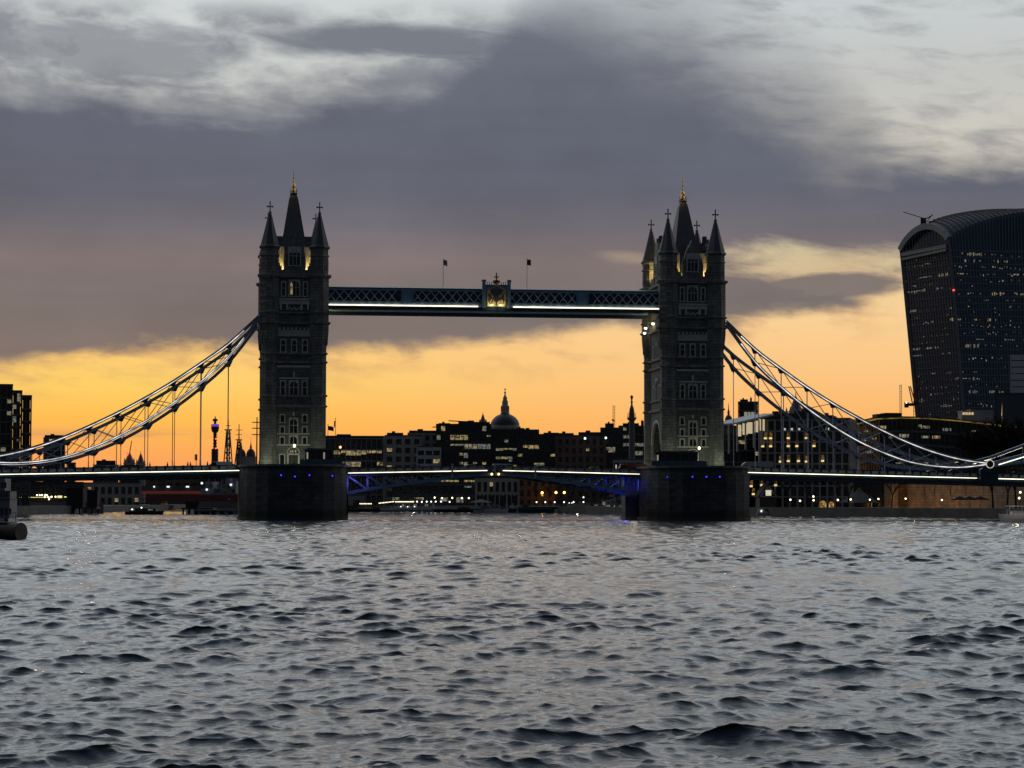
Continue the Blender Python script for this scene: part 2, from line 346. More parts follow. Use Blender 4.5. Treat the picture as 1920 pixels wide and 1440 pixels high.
# ------------------------------------------------------------------ banks
GZ=2.4
def bank(name,edge,back):
    b=MB(); poly=edge+back
    b.prism(poly,'z',-3,GZ); return tag(b.build(name,mat('quay_masonry',(.075,.07,.062),.9,0,.4,.3,.3)),kind='structure')
bank('north_bank',[(150,-130),(138,-40),(129,53),(101,165),(88,250),(75,338),(42,440),(12,543),(-20,760),(-30,1600)],[(900,6000),(6000,6000),(6000,-130)])
bank('south_bank',[(-30,1600),(-62,1000),(-84,620),(-93,400),(-99,240),(-112,120),(-125,0),(-134,-120)],[(-6000,-120),(-6000,6000),(900,6000)])
# ------------------------------------------------------------------ towers
ZB=10.9
def win(fr,pn,cx,z0,z1,w,yf,arch=True,sur=.22,mull=0,tran=False,sgn=-1,ax='y'):
    """one window: a stone surround standing proud of the wall, and a pane inside it"""
    h=z1-z0
    if arch:
        a=[(cx-w/2,z0),(cx+w/2,z0),(cx+w/2,z1-w*.55)]+[(cx+w/2*math.cos(t)**1.0,z1-w*.55+w*.55*math.sin(t)) for t in (R(30),R(60))]+[(cx,z1)]+[(cx-w/2*math.cos(t),z1-w*.55+w*.55*math.sin(t)) for t in (R(60),R(30))]+[(cx-w/2,z1-w*.55)]
    else: a=[(cx-w/2,z0),(cx+w/2,z0),(cx+w/2,z1),(cx-w/2,z1)]
    A=lambda d:yf+sgn*d
    def bx(x0,x1,d0,d1,za,zb):
        p,q=sorted((A(d0),A(d1)))
        fr.box(x0,x1,p,q,za,zb) if ax=='y' else fr.box(p,q,x0,x1,za,zb)
    pn.prism(a,ax,A(.005),A(.045))
    bx(cx-w/2-sur,cx-w/2,0,.22,z0-.12,z1+sur); bx(cx+w/2,cx+w/2+sur,0,.22,z0-.12,z1+sur)
    bx(cx-w/2,cx+w/2,0,.20,z1,z1+sur); bx(cx-w/2-sur-.12,cx+w/2+sur+.12,0,.30,z0-.30,z0-.12)
    if arch:   # spandrels closing the head
        for s in (-1,1):
            pts=[(cx+s*w/2,z1),(cx+s*w/2,z1-w*.55),(cx+s*w/2*math.cos(R(40)),z1-w*.55+w*.55*math.sin(R(40))),(cx,z1)]
            fr.prism(pts,ax,A(.046),A(.17))
    for k in range(mull):
        xx=cx-w/2+w*(k+1)/(mull+1); bx(xx-.06,xx+.06,.05,.15,z0,z1-.1)
    if tran: bx(cx-w/2,cx+w/2,.05,.16,z0+h*.52,z0+h*.52+.11)
def make_tower():
    t=thing('bridge_tower','left bridge tower, gothic grey stone with corner turrets and one lit bay window','tower',(-41.1,0,ZB),0,'towers of the bridge')
    HX,HY=5.02,9.28
    B=lambda mb,n,m_,par=t,**k: mb.build(n,m_,par,zo=ZB,**k)
    # shell with the road arch cut through along the bridge
    arch=[(-4.7,10.9),(-4.7,15.6)]+[(-4.7*math.cos(a),15.6+4.9*math.sin(a)**.85) for a in [R(x) for x in range(15,180,15)]]+[(4.7,15.6),(4.7,10.9)]
    sh=MB(); sh.prism([(-9.9,10.9)]+arch+[(9.9,10.9),(9.9,49.3),(-9.9,49.3)],'x',-5.5,5.5)
    B(sh,'wall',GRAN)
    ar=MB()
    for sx in (-1,1):
        pts=[(-4.7*1.0*math.cos(a)*1.0,15.6+4.9*max(0,math.sin(a))**.85) for a in [R(x) for x in range(0,181,12)]]
        for i in range(len(pts)-1):
            p,q=pts[i],pts[i+1]; ar.bar((sx*5.62,p[0]*1.05,p[1]+.15),(sx*5.62,q[0]*1.05,q[1]+.15),.55,.5,up=(1,0,0))
    B(ar,'arch_moulding',TRIM)
    # string courses and cornices run round the wall between the turrets
    for z0,z1,d in [(22.6,23.1,.42),(24.75,25.05,.35),(31.55,32.05,.42),(33.35,33.7,.35),(39.45,39.95,.5),(41.65,42.0,.42),(48.95,49.55,.62)]:
        for s in (-1,1):
            pieces([(-3.3,3.3,s*9.9-(d if s<0 else 0),s*9.9+(d if s>0 else 0),z0,z1),(s*5.5-(d if s<0 else 0),s*5.5+(d if s>0 else 0),-7.4,7.4,z0,z1)],'string_course',STONE,t,B)
    # flat bands and relief on the river faces
    for s in (-1,1):
        bd=MB(); f=lambda d:sorted((s*9.9,s*(9.9+d)))
        for x0,x1,z0,z1,d in [(-3.42,3.42,30.7,31.1,.14),(-3.3,3.3,17.1,17.42,.2),(-3.3,3.3,14.85,15.2,.2),(-3.3,3.3,38.05,38.25,.26),(-3.3,3.3,37.0,37.2,.2),(-3.05,3.05,28.35,28.65,.26),
              (-3.1,3.1,44.4,44.7,.5),(-3.1,3.1,43.5,43.75,.45)]:
            a,b=f(d); pieces([(x0,x1,a,b,z0,z1)],'stone_band',TRIM,t,B)
        bd=MB(); a,b=f(.10); bd.box(-3.3,3.3,a,b,37.2,38.05)
        for i in range(8):
            x=-2.9+i*5.8/7
            for z in (38.35,37.35): a,b=f(.24); bd.box(x-.16,x+.16,a,b,z,z+.42)
        B(bd,'corbel_table',TRIM); bd=MB(); a,b=f(.30); bd.box(-3.05,3.05,a,b,43.76,44.39)
        for i in range(9):
            x=-2.9+i*5.8/8; a,b=f(.40); bd.box(x-.1,x+.1,a,b,43.75,44.4)
        for x in (-2.75,-1.45,1.45,2.75): a,b=f(.42); bd.box(x-.2,x+.2,a,b,42.35,43.7)
        B(bd,'balcony',TRIM); bd=MB()
        for i in range(3):
            x=-.95+i*.95
            for q in (-1,1): bd.bar((x,s*9.99,42.95),(x+q*.42,s*9.99,42.3),.2,.22,up=(0,1,0))
        B(bd,'blind_arcade',TRIM)
        for z in (29.9,29.4,22.0,21.6): a,b=f(.07); pieces([(-2.4,2.4,a,b,z,z+.14)],'stone_band',STONE,t,B)
        a,b=f(.2); pieces([(-.18,.18,a,b,28.7,29.9),(-.18,.18,a,b,20.9,21.7)],'niche',TRIM,t,B)
    # windows: every window is a frame with its pane below it
    lay=[(x,45.3,48.0,.62,True,0,True) for x in (-2.2,2.2)]+[(0,45.3,48.3,1.9,True,2,True)]+[(x,34.0,36.25,.8,True,0,True) for x in (-2.2,0,2.2)]
    lay+=[(x,25.2,27.9,.75,True,0,True) for x in (-2.2,2.2)]+[(0,25.2,27.9,1.55,True,1,True)]
    lay+=[(x,a,b,.72,True,0,False) for x in (-2.25,2.25) for a,b in ((19.75,21.1),(17.45,18.7),(15.25,16.6))]+[(0,17.45,20.3,1.45,True,1,True),(0,15.25,16.8,1.45,True,1,False),(-2.25,11.2,13.0,.8,False,0,False)]
    first=True
    for s in (-1,1):
        for cx,z0,z1,w,arc,mu,tr in lay:
            fr=MB(); pn=MB(); win(fr,pn,cx,z0,z1,w,s*9.9,arc,.22,mu,tr,s)
            o=B(fr,'window',TRIM); p=B(pn,'pane',GLASS); p.parent=o
            if s<0 and cx==0 and z0==45.3:
                l=MB(); l.prism([(-.85,45.5),(-.40,45.5),(-.40,47.6),(-.62,48.0),(-.85,47.6)],'y',-9.955,-9.97); q=B(l,'lit_pane',emit('gold_window',(1,.72,.30),.42,.8)); q.parent=o; t['lit']=1
        # doorway of the stair
        d=MB(); d.box(-1.2,1.2,s*9.9-.28 if s<0 else s*9.9,s*9.9 if s<0 else s*9.9+.28,13.0,13.3)
        for q in (-1,1): d.box(q*1.1-.18,q*1.1+.18,min(s*9.9,s*10.18),max(s*9.9,s*10.18),10.92,13.0)
        for i in range(12):
            a0,a1=R(15*i),R(15*i+15); d.bar((1.25*math.cos(a0),s*10.0,13.3+1.3*math.sin(a0)),(1.25*math.cos(a1),s*10.0,13.3+1.3*math.sin(a1)),.22,.24,up=(0,1,0))
        dd=B(d,'doorway',TRIM); e=MB(); e.box(-.92,.92,min(s*9.905,s*9.94),max(s*9.905,s*9.94),10.95,13.0); q=B(e,'door',mat('dark_door',(.03,.028,.025),.6)); q.parent=dd
        e=MB()
        for i in range(4): e.box(-.62+i*.34,-.62+i*.34+.14,min(s*9.905,s*9.95),max(s*9.905,s*9.95),13.5,13.85+.15*(i%2))
        q=B(e,'fanlight',emit('fanlight',(1,.85,.55),.35)); q.parent=dd
    for s in (-1,1):       # road faces: tall window over the arch
        for cy,z0,z1,w in [(-3.2,25.2,28.0,1.0),(0,25.2,29.4,2.4),(3.2,25.2,28.0,1.0),(-3.4,34,36.4,.9),(0,34,36.8,1.6),(3.4,34,36.4,.9)]:
            fr=MB(); pn=MB(); win(fr,pn,cy,z0,z1,w,s*5.5,True,.3,1 if w>1.2 else 0,True,s,'x')
            o=B(fr,'window',TRIM); p=B(pn,'pane',GLASS); p.parent=o
    # corner turrets
    k=1/math.cos(math.pi/8)
    for sx in (-1,1):
        for sy in (-1,1):
            c=(sx*HX,sy*HY); pr=[]
            def P(r,z): pr.append((r*k,z))
            P(1.62,10.9);P(1.62,12.0);P(1.50,12.3)
            for z in (22.6,24.75,31.55,33.3): P(1.50,z);P(1.78,z+.12);P(1.78,z+.36);P(1.50,z+.5)
            P(1.50,34.4);P(1.62,35.6);P(1.84,37.2);P(1.93,38.4);P(1.95,39.4);P(2.3,39.6);P(2.3,39.9);P(1.93,40.05);P(1.93,41.6);P(2.2,41.72);P(2.2,41.95);P(1.93,42.05)
            P(1.93,48.8);P(2.42,49.15);P(2.42,49.5);P(1.78,49.65);P(1.78,53.2);P(1.95,53.3);P(1.95,53.5);P(1.76,53.6);P(1.76,54.7);P(2.05,55.0)
            mb=MB(); mb.lathe(pr,8,c)
            for i in range(8):         # pointed niches under the corbelling and slits higher up
                a=i*math.pi/4; d=Vector((math.cos(a),math.sin(a),0)); n=Vector((-d.y,d.x,0))
                for z0,z1,ro,w in ((35.3,38.6,1.70,.10),(50.3,52.6,1.80,.09)):
                    for q in (-1,1):
                        p0=Vector((c[0],c[1],z0))+d*(ro-.02)+n*(q*w*4.2); p1=Vector((c[0],c[1],z1))+d*(ro+(.22 if z0<40 else .0))
                        mb.bar(p0,p1,w*1.3,w*1.6,up=d)
            o=B(mb,'corner_turret',STONE)
            sp_=MB(); sp_.lathe([(2.10*k,54.98),(2.10*k,55.25),(1.85*k,55.5),(1.15*k,58.3),(.42*k,61.5),(.28*k,62.0)],8,c); q=B(sp_,'turret_spire',SLATE); q.parent=o
            cr=MB(); cr.lathe([(.2,61.9),(.34,62.1),(.34,62.3),(.14,62.5),(.12,63.2)],8,c); x,y=c
            cr.box(x-.11,x+.11,y-.11,y+.11,63.0,64.25); cr.box(x-.54,x-.11,y-.11,y+.11,63.3,63.52); cr.box(x+.11,x+.54,y-.11,y+.11,63.3,63.52)
            for dx,dz in ((-.54,63.41),(.54,63.41),(0,64.3)): cr.box(x+dx-.12,x+dx+.12,y-.13,y+.13,dz-.17,dz+.17)
            q=B(cr,'cross_finial',STONE); q.parent=o
    # battlements
    for s in (-1,1):
        pa=MB(); y0,y1=sorted((s*9.35,s*10.0)); pa.box(-3.3,3.3,y0,y1,49.55,50.5)
        for x0,x1,zt in ((-3.3,-2.95,51.9),(-2.95,-2.62,51.3),(-2.2,-1.75,51.3),(1.75,2.2,51.3),(2.62,2.95,51.3),(2.95,3.3,51.9)): pa.box(x0,x1,y0,y1,50.5,zt)
        B(pa,'battlement',STONE); pa=MB(); x0,x1=sorted((s*4.95,s*5.6)); pa.box(x0,x1,-7.4,7.4,49.55,50.5)
        for i in range(-4,5):
            if abs(i)>1: pa.box(x0,x1,i*1.6-.45,i*1.6+.45,50.5,51.3)
        B(pa,'battlement',STONE)
    # gabled dormers over each face
    def gable(name,yaxis,s):
        g=MB(); F=9.9 if yaxis else 5.5; w=1.95 if yaxis else 2.6; zt=55.1
        poly=[(-w,49.56),(w,49.56),(w,53.4),(w-.2,54.0),(w-.45,55.2),(w-.95,56.2),(.45,57.0),(.22,57.9),(-.22,57.9),(-.45,57.0),(-w+.95,56.2),(-w+.45,55.2),(-w+.2,54.0),(-w,53.4)]
        if not yaxis: poly=[(a,z+ (1.4 if z>53 else 0)) for a,z in poly]
        a,b=sorted((s*(F-.9),s*(F+.14))); g.prism(poly,'y' if yaxis else 'x',a,b)
        for q in (-1,1):          # buttress pinnacles at the sides
            if yaxis: g.box(q*w-.28,q*w+.28,min(s*F,s*(F+.3)),max(s*F,s*(F+.3)),49.57,52.9); g.lathe([(.34,52.9),(.30,53.3),(.04,54.6)],4,(q*w,s*(F+.1)))
            else: g.box(min(s*F,s*(F+.3)),max(s*F,s*(F+.3)),q*w-.28,q*w+.28,49.57,54.0); g.lathe([(.34,54.0),(.04,55.6)],4,(s*(F+.1),q*w))
        o=B(g,name,STONE); fr=MB(); pn=MB(); f=s*(F+.14)
        win(fr,pn,0,51.5,54.9 if yaxis else 55.2,2.15,f,True,.24,2,True,s,'y' if yaxis else 'x')
        A=sorted((f+s*.046,f+s*.15)); pl=[(-1.08,53.95),(1.08,53.95)]+[(1.08*math.cos(R(x)),53.95+.95*math.sin(R(x))) for x in range(20,180,20)]
        fr.prism(pl,'y' if yaxis else 'x',*A)
        wd=B(fr,'window',TRIM); wd.parent=o; p=B(pn,'pane',GLASS); p.parent=o
        return o
    for s in (-1,1):
        gable('gable',True,s); gable('gable',False,s)
    # steep roof: cross roof between the road gables, tall hipped spire, crested platform
    rf=MB()
    rf.add([(-5.2,-3.4,49.6),(5.2,-3.4,49.6),(5.2,3.4,49.6),(-5.2,3.4,49.6),(-4.3,0,58.5),(4.3,0,58.5)],[(0,1,5,4),(2,3,4,5),(0,4,3),(1,2,5)])
    rf.add([(x*q[0],y*q[1],q[2]) for q in ((3.55,6.2,49.6),(.95,1.05,66.1),(.60,.66,67.2)) for x,y in ((-1,-1),(1,-1),(1,1),(-1,1))],[(k+i,k+(i+1)%4,k+4+(i+1)%4,k+4+i) for k in (0,4) for i in range(4)]+[(8,9,10,11)])
    rf.add([(-1.6,-9.0,53),(1.6,-9.0,53),(0,-9.0,57.4),(-1.6,-4,53),(1.6,-4,53),(0,-4,57.4)],[(0,2,5,3),(1,4,5,2)])
    rf.add([(-1.6,9.0,53),(1.6,9.0,53),(0,9.0,57.4),(-1.6,4,53),(1.6,4,53),(0,4,57.4)],[(0,2,5,3),(1,4,5,2)])
    rf.box(-5.3,5.3,-9.5,9.5,49.3,49.62)
    for s in (-1,1): rf.tube((s*4.7,0,58),(s*4.7,0,59.9),.62,.5,10)
    r_=B(rf,'roof',SLATE)
    cp=MB(); cp.box(-.72,.72,-.78,.78,67.2,67.42)
    for sx in (-1,1):
        for sy in (-1,1): cp.bar((sx*.62,sy*.7,67.4),(sx*.62,sy*.7,68.3),.1); 
        cp.bar((sx*.62,-.7,68.0),(sx*.62,.7,68.0),.08); cp.bar((-.62,sx*.7,68.0),(.62,sx*.7,68.0),.08)
    q=B(cp,'roof_crest',STEEL); q.parent=r_
    fn=MB(); fn.lathe([(.42,67.42),(.5,67.9),(.34,68.4),(.46,68.9),(.30,69.4),(.12,69.6),(.20,69.9),(.10,70.2),(.09,70.7),(.2,70.9),(.08,71.1),(.06,71.7),(.16,71.85),(.05,72.0),(.02,72.6)],8)
    q=B(fn,'finial',GOLD); q.parent=r_
    pieces([(min(a*2.0,a*3.75),max(a*2.0,a*3.75),min(b*6.3,b*6.6),max(b*6.3,b*6.6),49.63,55.6) for a in (-1,1) for b in (-1,1)],'added_glow_wall',TRIM,t,B)  # pale wall panels added behind the gables to catch the gold floodlight
    pieces([(a-.15,a+.15,b-.1,b+.1,49.7,49.9) for a in (-2.75,2.75) for b in (-8.3,8.3)],'floodlight',emit('flood_lens',(1,.74,.30),3),t,B)
    return t
TW=make_tower()
T2=dup(TW,(41.05,0,ZB),0,'right bridge tower, darker gothic stone, showing its side face with lamps under the walkway')
for o in [c for w in T2.children if w.name.startswith('window') for c in w.children if c.name.startswith('lit_pane')]: bpy.data.objects.remove(o)
for o in (TW,T2):
    if 'lit' in o: del o['lit']
YEL=(1,.70,.26)
for ux,inner in ((-41.1,1),(41.05,-1)):
    for sx in (-1,1):
        plight((ux+sx*2.95,-7.7,50.2),430,YEL,.12); plight((ux+sx*2.95,7.7,50.2),200,YEL,.12)
    for sy in (-6.0,0,6.0):     # roof floods behind the battlements of the road side
        plight((ux+inner*4.3,sy,51.0),40,YEL,.12)
    plight((ux-3.15,6.2,51.4),9000,YEL,.1,'SPOT',(ux-5.02,9.28,61.0),R(34)); plight((ux+3.15,6.2,51.4),7000,YEL,.1,'SPOT',(ux+5.02,9.28,61.0),R(34)); plight((ux-3.7,5.6,52.4),900,YEL,.1); plight((ux-1.0,-1.1,68.2),70 if inner<0 else 30,(1,.62,.2),.1); plight((ux-1.3,1.8,68.4),20,(1,.7,.35),.1)
    for sx in (-1,1): plight((ux+sx*6.4,-13.2,11.8),150,(.9,1,.72),.3)
    plight((ux+.1,-13.5,11.9),110,(.9,1,.72),.3)
    # twin floods hung under the walkway ends wash the road face
    for y in (-4.2,4.4): plight((ux+inner*7.0,y,41.2),150,(1,.78,.42),.15)
    plight((ux+inner*10,3,13),120,(.95,.85,.5),.3)
fl=MB()
def flood(u,y,z):
    t=thing('floodlight','white floodlight fixed to the side face of the northern tower under the walkway','floodlight',(u,y,z),0,'floodlights under the walkway')
    a=MB(); a.box(-.25,.25,-.3,.3,-.1,.12); a.bar((0,0,.1),(0,0,.55),.08); a.build('housing',STEEL,t)
    b=MB(); b.ball((-.05,-.05,-.28),.34,8,.9); b.build('lens',LAMPC,t)
for p in ((33.9,4.3,40.9),(33.9,-4.0,41.2),(33.8,5.0,39.9)): flood(*p)
# ------------------------------------------------------------------ piers
def pier(u,label):
    t=thing('bridge_pier',label,'pier',(u,0,-3),0,'river piers of the bridge')
    hw=10.85; L=9.6; N=27.5
    def outline(g):
        pts=[(hw+g,-L),(hw+g,L)]
        for i in range(1,12):
            a=i/12*math.pi; pts.append(((hw+g)*math.cos(a),L+(N-L+g)*math.sin(a)**.8))
        pts+=[(-hw-g,L),(-hw-g,-L)]
        for i in range(1,12):
            a=math.pi+i/12*math.pi; pts.append(((hw+g)*math.cos(a),-L-(N-L+g)*abs(math.sin(a))**.8))
        return pts
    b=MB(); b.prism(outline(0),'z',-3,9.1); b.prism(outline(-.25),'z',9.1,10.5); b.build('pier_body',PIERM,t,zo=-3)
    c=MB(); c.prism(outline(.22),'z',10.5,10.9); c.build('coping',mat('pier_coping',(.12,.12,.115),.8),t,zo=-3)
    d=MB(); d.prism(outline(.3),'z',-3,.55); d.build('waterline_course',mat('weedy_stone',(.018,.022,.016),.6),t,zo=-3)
    for a_ in (-.42,.30):
        l=MB(); x=a_*hw; y=-L-(N-L)*math.sqrt(1-a_*a_)**.8-.12
        for q in (-.22,.22): l.bar((x+q,y,-.5),(x+q,y,9.6),.07)
        for i in range(26): l.bar((x-.22,y,-.3+i*.38),(x+.22,y,-.3+i*.38),.05)
        l.build('ladder',STEEL,t,zo=-3)
    # recesses with dark timber fenders on the navigation side
    s=-1 if u>0 else 1
    f=MB()
    for i in range(8): f.box(s*(hw+.02) if s>0 else -hw-.45,s*(hw+.45) if s>0 else -hw-.02,-6.6+i*1.8,-6.2+i*1.8,-3,5.2)
    f.box(min(s*(hw+.02),s*(hw+.35)),max(s*(hw+.02),s*(hw+.35)),-7,7,4.8,5.3)
    f.build('fender',mat('fender_timber',(.03,.026,.022),.9),t,zo=-3)
    return t
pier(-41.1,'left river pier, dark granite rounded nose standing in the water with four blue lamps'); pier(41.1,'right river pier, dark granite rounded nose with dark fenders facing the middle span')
# blue marker lamps let into the pier noses
def pier_lamp(x,y,side):
    # walk the sight line to the nose surface at the surveyed height
    p=atv(x,y,-24); u=-41.1 if x<900 else 41.1
    k=max(-.999,min(.999,(p.x-u)/10.85)); v=-9.6-17.9*math.sqrt(1-k*k)**.8; p=atv(x,y,v)
    t=thing('blue_lamp','small blue lamp on the face of the '+side+' pier','lamp',(p.x,v-.12,p.z),0,'blue lamps on the '+side+' pier')
    a=MB(); a.tube((0,-.1,0),(0,.3,0),.26,.26,8); a.build('housing',STEEL,t); b=MB(); b.ball((0,-.18,0),.16,8); b.build('lens',BLUEL,t)
for x,y in ((527,891),(553,893.5),(580,891),(623,892)): pier_lamp(x,y,'left')
for x,y in ((1251,894.5),(1298,894),(1324,894),(1349,894)): pier_lamp(x,y,'right')
# ------------------------------------------------------------------ high walkways
def walkway(v0,v1,out,label):
    t=thing('high_walkway',label,'walkway',(0,(v0+v1)/2,42.9),0,'high level walkways'); o=(0,(v0+v1)/2)
    B=lambda mb,n,m_,par=t:mb.build(n,m_,par,zo=42.9,off=o)
    Lh=34.6; f=v0 if out<0 else v1
    b=MB(); b.box(-Lh,Lh,v0+.25,v1-.25,43.2,43.9); b.box(-Lh,Lh,v0+.4,v0+.7,42.9,43.2); b.box(-Lh,Lh,v1-.7,v1-.4,42.9,43.2)
    for i in range(-19,20): b.box(i*1.77-.08,i*1.77+.08,v0+.7,v1-.7,42.95,43.2)
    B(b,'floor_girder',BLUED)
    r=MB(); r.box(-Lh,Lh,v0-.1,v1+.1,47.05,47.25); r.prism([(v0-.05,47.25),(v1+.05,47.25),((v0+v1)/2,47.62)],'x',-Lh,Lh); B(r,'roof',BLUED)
    g=MB(); g.box(-Lh,Lh,v0+.35,v0+.42,44.3,46.95); g.box(-Lh,Lh,v1-.42,v1-.35,44.3,46.95); B(g,'glazing',mat('walkway_glass',(.01,.035,.05),.15,0,.3,.8))
    for f_,s in ((v0,-1),(v1,1)):
        y0,y1=sorted((f_,f_-s*.3)); pieces([(-Lh,Lh,y0,y1,46.65,47.05),(-Lh,Lh,y0,y1,44.1,44.45)],'chord',BLUE,t,B)
        xs={}
        cells=[i*1.77 for i in range(-19,20)]
        for cx in cells:
            if 16.4<abs(cx)<19.6 or abs(cx)<3.3: continue
            x=xs.setdefault(0 if cx<-18 else 1 if cx<0 else 2 if cx<18 else 3,MB())
            x.bar((cx-.86,f_-s*.1,44.45),(cx+.86,f_-s*.1,46.62),.13,.14,up=(0,1,0)); x.bar((cx-.86,f_-s*.16,46.62),(cx+.86,f_-s*.16,44.45),.13,.14,up=(0,1,0))
        for x in xs.values(): B(x,'lattice',mat('lattice_paint',(.45,.56,.64),.5,0,.2,1.5))
        for u in (-18.1,18.1):
            p=MB(); p.box(u-1.3,u+1.3,min(f_,f_+s*.12),max(f_,f_+s*.12),44.0,47.03)
            for q in (-1.2,-.95,.95,1.2): p.box(u+q-.06,u+q+.06,min(f_+s*.12,f_+s*.2),max(f_+s*.12,f_+s*.2),44.1,46.9)
            B(p,'panel',BLUE)
        a=MB()
        for i in range(-19,20):
            if abs(i)<2: continue
            u=i*1.77
            pts=[(u-.55,43.72),(u+.55,43.72)]+[(u+.5*math.cos(R(k)),43.72+.30*math.sin(R(k))) for k in (30,60,90,120,150)]
            a.prism(pts,'y',f_+s*.02,f_+s*.10)
        a.box(-Lh,Lh,min(f_,f_-s*.2),max(f_,f_-s*.2),43.5,44.1)
        B(a,'frieze',WHITEP)
        if s==out:
            for a0,a1 in ((-Lh+.2,-3.6),(3.7,Lh-.2)):
                l=MB(); l.box(a0,a1,min(f_+s*.02,f_+s*.48),max(f_+s*.02,f_+s*.48),43.38,43.46); B(l,'added_light_baffle',BLUED)  # ledge added below the strip to keep its light off the girder
                l=MB(); l.box(a0,a1,min(f_+s*.18,f_+s*.36),max(f_+s*.18,f_+s*.36),43.48,43.70); B(l,'light_strip',LED)
    return t
WK=walkway(-9.0,-5.6,-1,'near high level walkway, blue lattice girder with a white light strip and a gilded crest')
walkway(5.6,9.0,1,'far high level walkway, seen as a dark strip behind and below the near one')
# crest at midspan of the near walkway: panel between posts, ogee frame, shield with supporters
cr=thing('crest','heraldic crest in a lit gold ogee frame at the middle of the high walkway','crest',(.2,-9.0,43.6))
B=lambda mb,n,m_,par=cr:mb.build(n,m_,par,zo=43.6,off=(0,0))
b=MB(); b.box(-2.5,2.5,-.28,-.02,43.6,48.0); B(b,'back_panel',BLUE)
for s in (-1,1):
    b=MB(); b.box(s*2.6-.34,s*2.6+.34,-.5,-.02,43.3,48.5); b.lathe([(.45,48.5),(.62,48.75),(.62,49.05),(.5,49.15)],4,(s*2.6,-.28)); B(b,'post',BLUE)
b=MB(); b.box(-2.3,2.3,-.4,-.02,47.95,48.15)
for i in (-1.9,-1.45,-1.0,1.0,1.45,1.9): b.lathe([(.10,48.15),(.06,48.4),(.13,48.55),(.02,48.75)],6,(i,-.2))
B(b,'cresting',BLUE)
b=MB(); og=[(-1.85,43.75),(-1.85,46.5),(-1.75,47.0),(-1.35,47.35),(-.75,47.55),(-.3,47.9),(0,48.35),(.3,47.9),(.75,47.55),(1.35,47.35),(1.75,47.0),(1.85,46.5),(1.85,43.75)]
for i in range(len(og)-1): b.bar((og[i][0],-.42,og[i][1]),(og[i+1][0],-.42,og[i+1][1]),.17,.2,up=(0,1,0))
B(b,'ogee_frame',mat('gold_paint',(.60,.46,.16),.45,0,.2,2))
b=MB(); b.box(-1.72,1.72,-.36,-.29,43.8,46.9); B(b,'field',mat('cream_panel',(.55,.46,.28),.6,0,.2,2))
b=MB(); b.prism([(-.62,45.9),(.62,45.9),(.66,45.2),(.4,44.7),(0,44.4),(-.4,44.7),(-.66,45.2)],'y',-.5,-.37)
b.prism([(-1.3,46.9),(-.2,47.2),(.2,47.2),(1.3,46.9),(1.0,46.0),(-1.0,46.0)],'y',-.46,-.37)
for s in (-1,1):
    for p,q,w in (((1.55,46.2),(1.15,45.4),.30),((1.15,45.4),(.75,45.0),.26),((1.15,45.4),(1.5,44.7),.22),((1.5,44.7),(1.2,44.0),.16),((.75,45.0),(1.0,44.4),.16),((.6,44.3),(1.1,44.2),.12),((1.35,45.8),(1.62,45.5),.14)): b.bar((s*p[0],-.43,p[1]),(s*q[0],-.43,q[1]),w,.12,up=(0,1,0))
b.bar((0,-.43,44.5),(0,-.43,43.8),.22,.12,up=(0,1,0))
B(b,'shield',mat('dark_heraldry',(.05,.05,.055),.6))
b=MB(); b.lathe([(.45,48.3),(.72,48.55),(.8,48.9),(.66,49.05),(.1,49.15)],8,(0,-.25)); b.box(-.11,.11,-.36,-.14,49.1,50.6); b.box(-.5,.5,-.36,-.14,49.6,49.82); B(b,'crown',mat('bronze',(.12,.06,.035),.5,.4,.2,2))
plight((-.8,-9.95,43.9),55,(1,.80,.40),.12); plight((1.2,-9.95,43.9),55,(1,.80,.40),.12)
def flag(x,y0,y1,v,label,red,drape=.5,fw=.8,fh=1.2):
    p=atv(x,y0,v); q=atv(x,y1,v); h=q.z-p.z
    t=thing('flagpole',label,'flag',(p.x,v,p.z)); a=MB(); a.tube((0,0,0),(0,0,h),.06,.04,6); a.ball((0,0,h),.09,6); a.build('pole',WHITEP,t)
    b=MB(); nx,nz=7,6
    vs=[(i/(nx-1)*fw+.05,.14*math.sin(i*1.25+j*.3),h-.15-j/(nz-1)*fh-drape*(i/(nx-1))**1.5) for j in range(nz) for i in range(nx)]
    b.add(vs,[(j*nx+i,j*nx+i+1,(j+1)*nx+i+1,(j+1)*nx+i) for j in range(nz-1) for i in range(nx-1)])
    f=b.build('flag_cloth',mat('flag_white',(.5,.5,.52),.9) if not red else mat('flag_navy',(.04,.03,.07),.9),t,smooth=True)
    f.data.materials.append(mat('flag_red',(.30,.03,.05),.9))
    for k,pl in enumerate(f.data.polygons):
        i,j=k%(nx-1),k//(nx-1)
        if (not red and (j==2 or i==2)) or (red and (j in (2,) or i==3 or (i+j)%5==0)): pl.material_index=1
    so_=f.modifiers.new('t','SOLIDIFY'); so_.thickness=.02
flag(831,537,485,-7.3,'white flag with a red cross on a pole above the walkway, left of the crest',False,.25)
flag(988,540,485,-7.3,'dark red and navy flag on a pole above the walkway, right of the crest',True,.1)
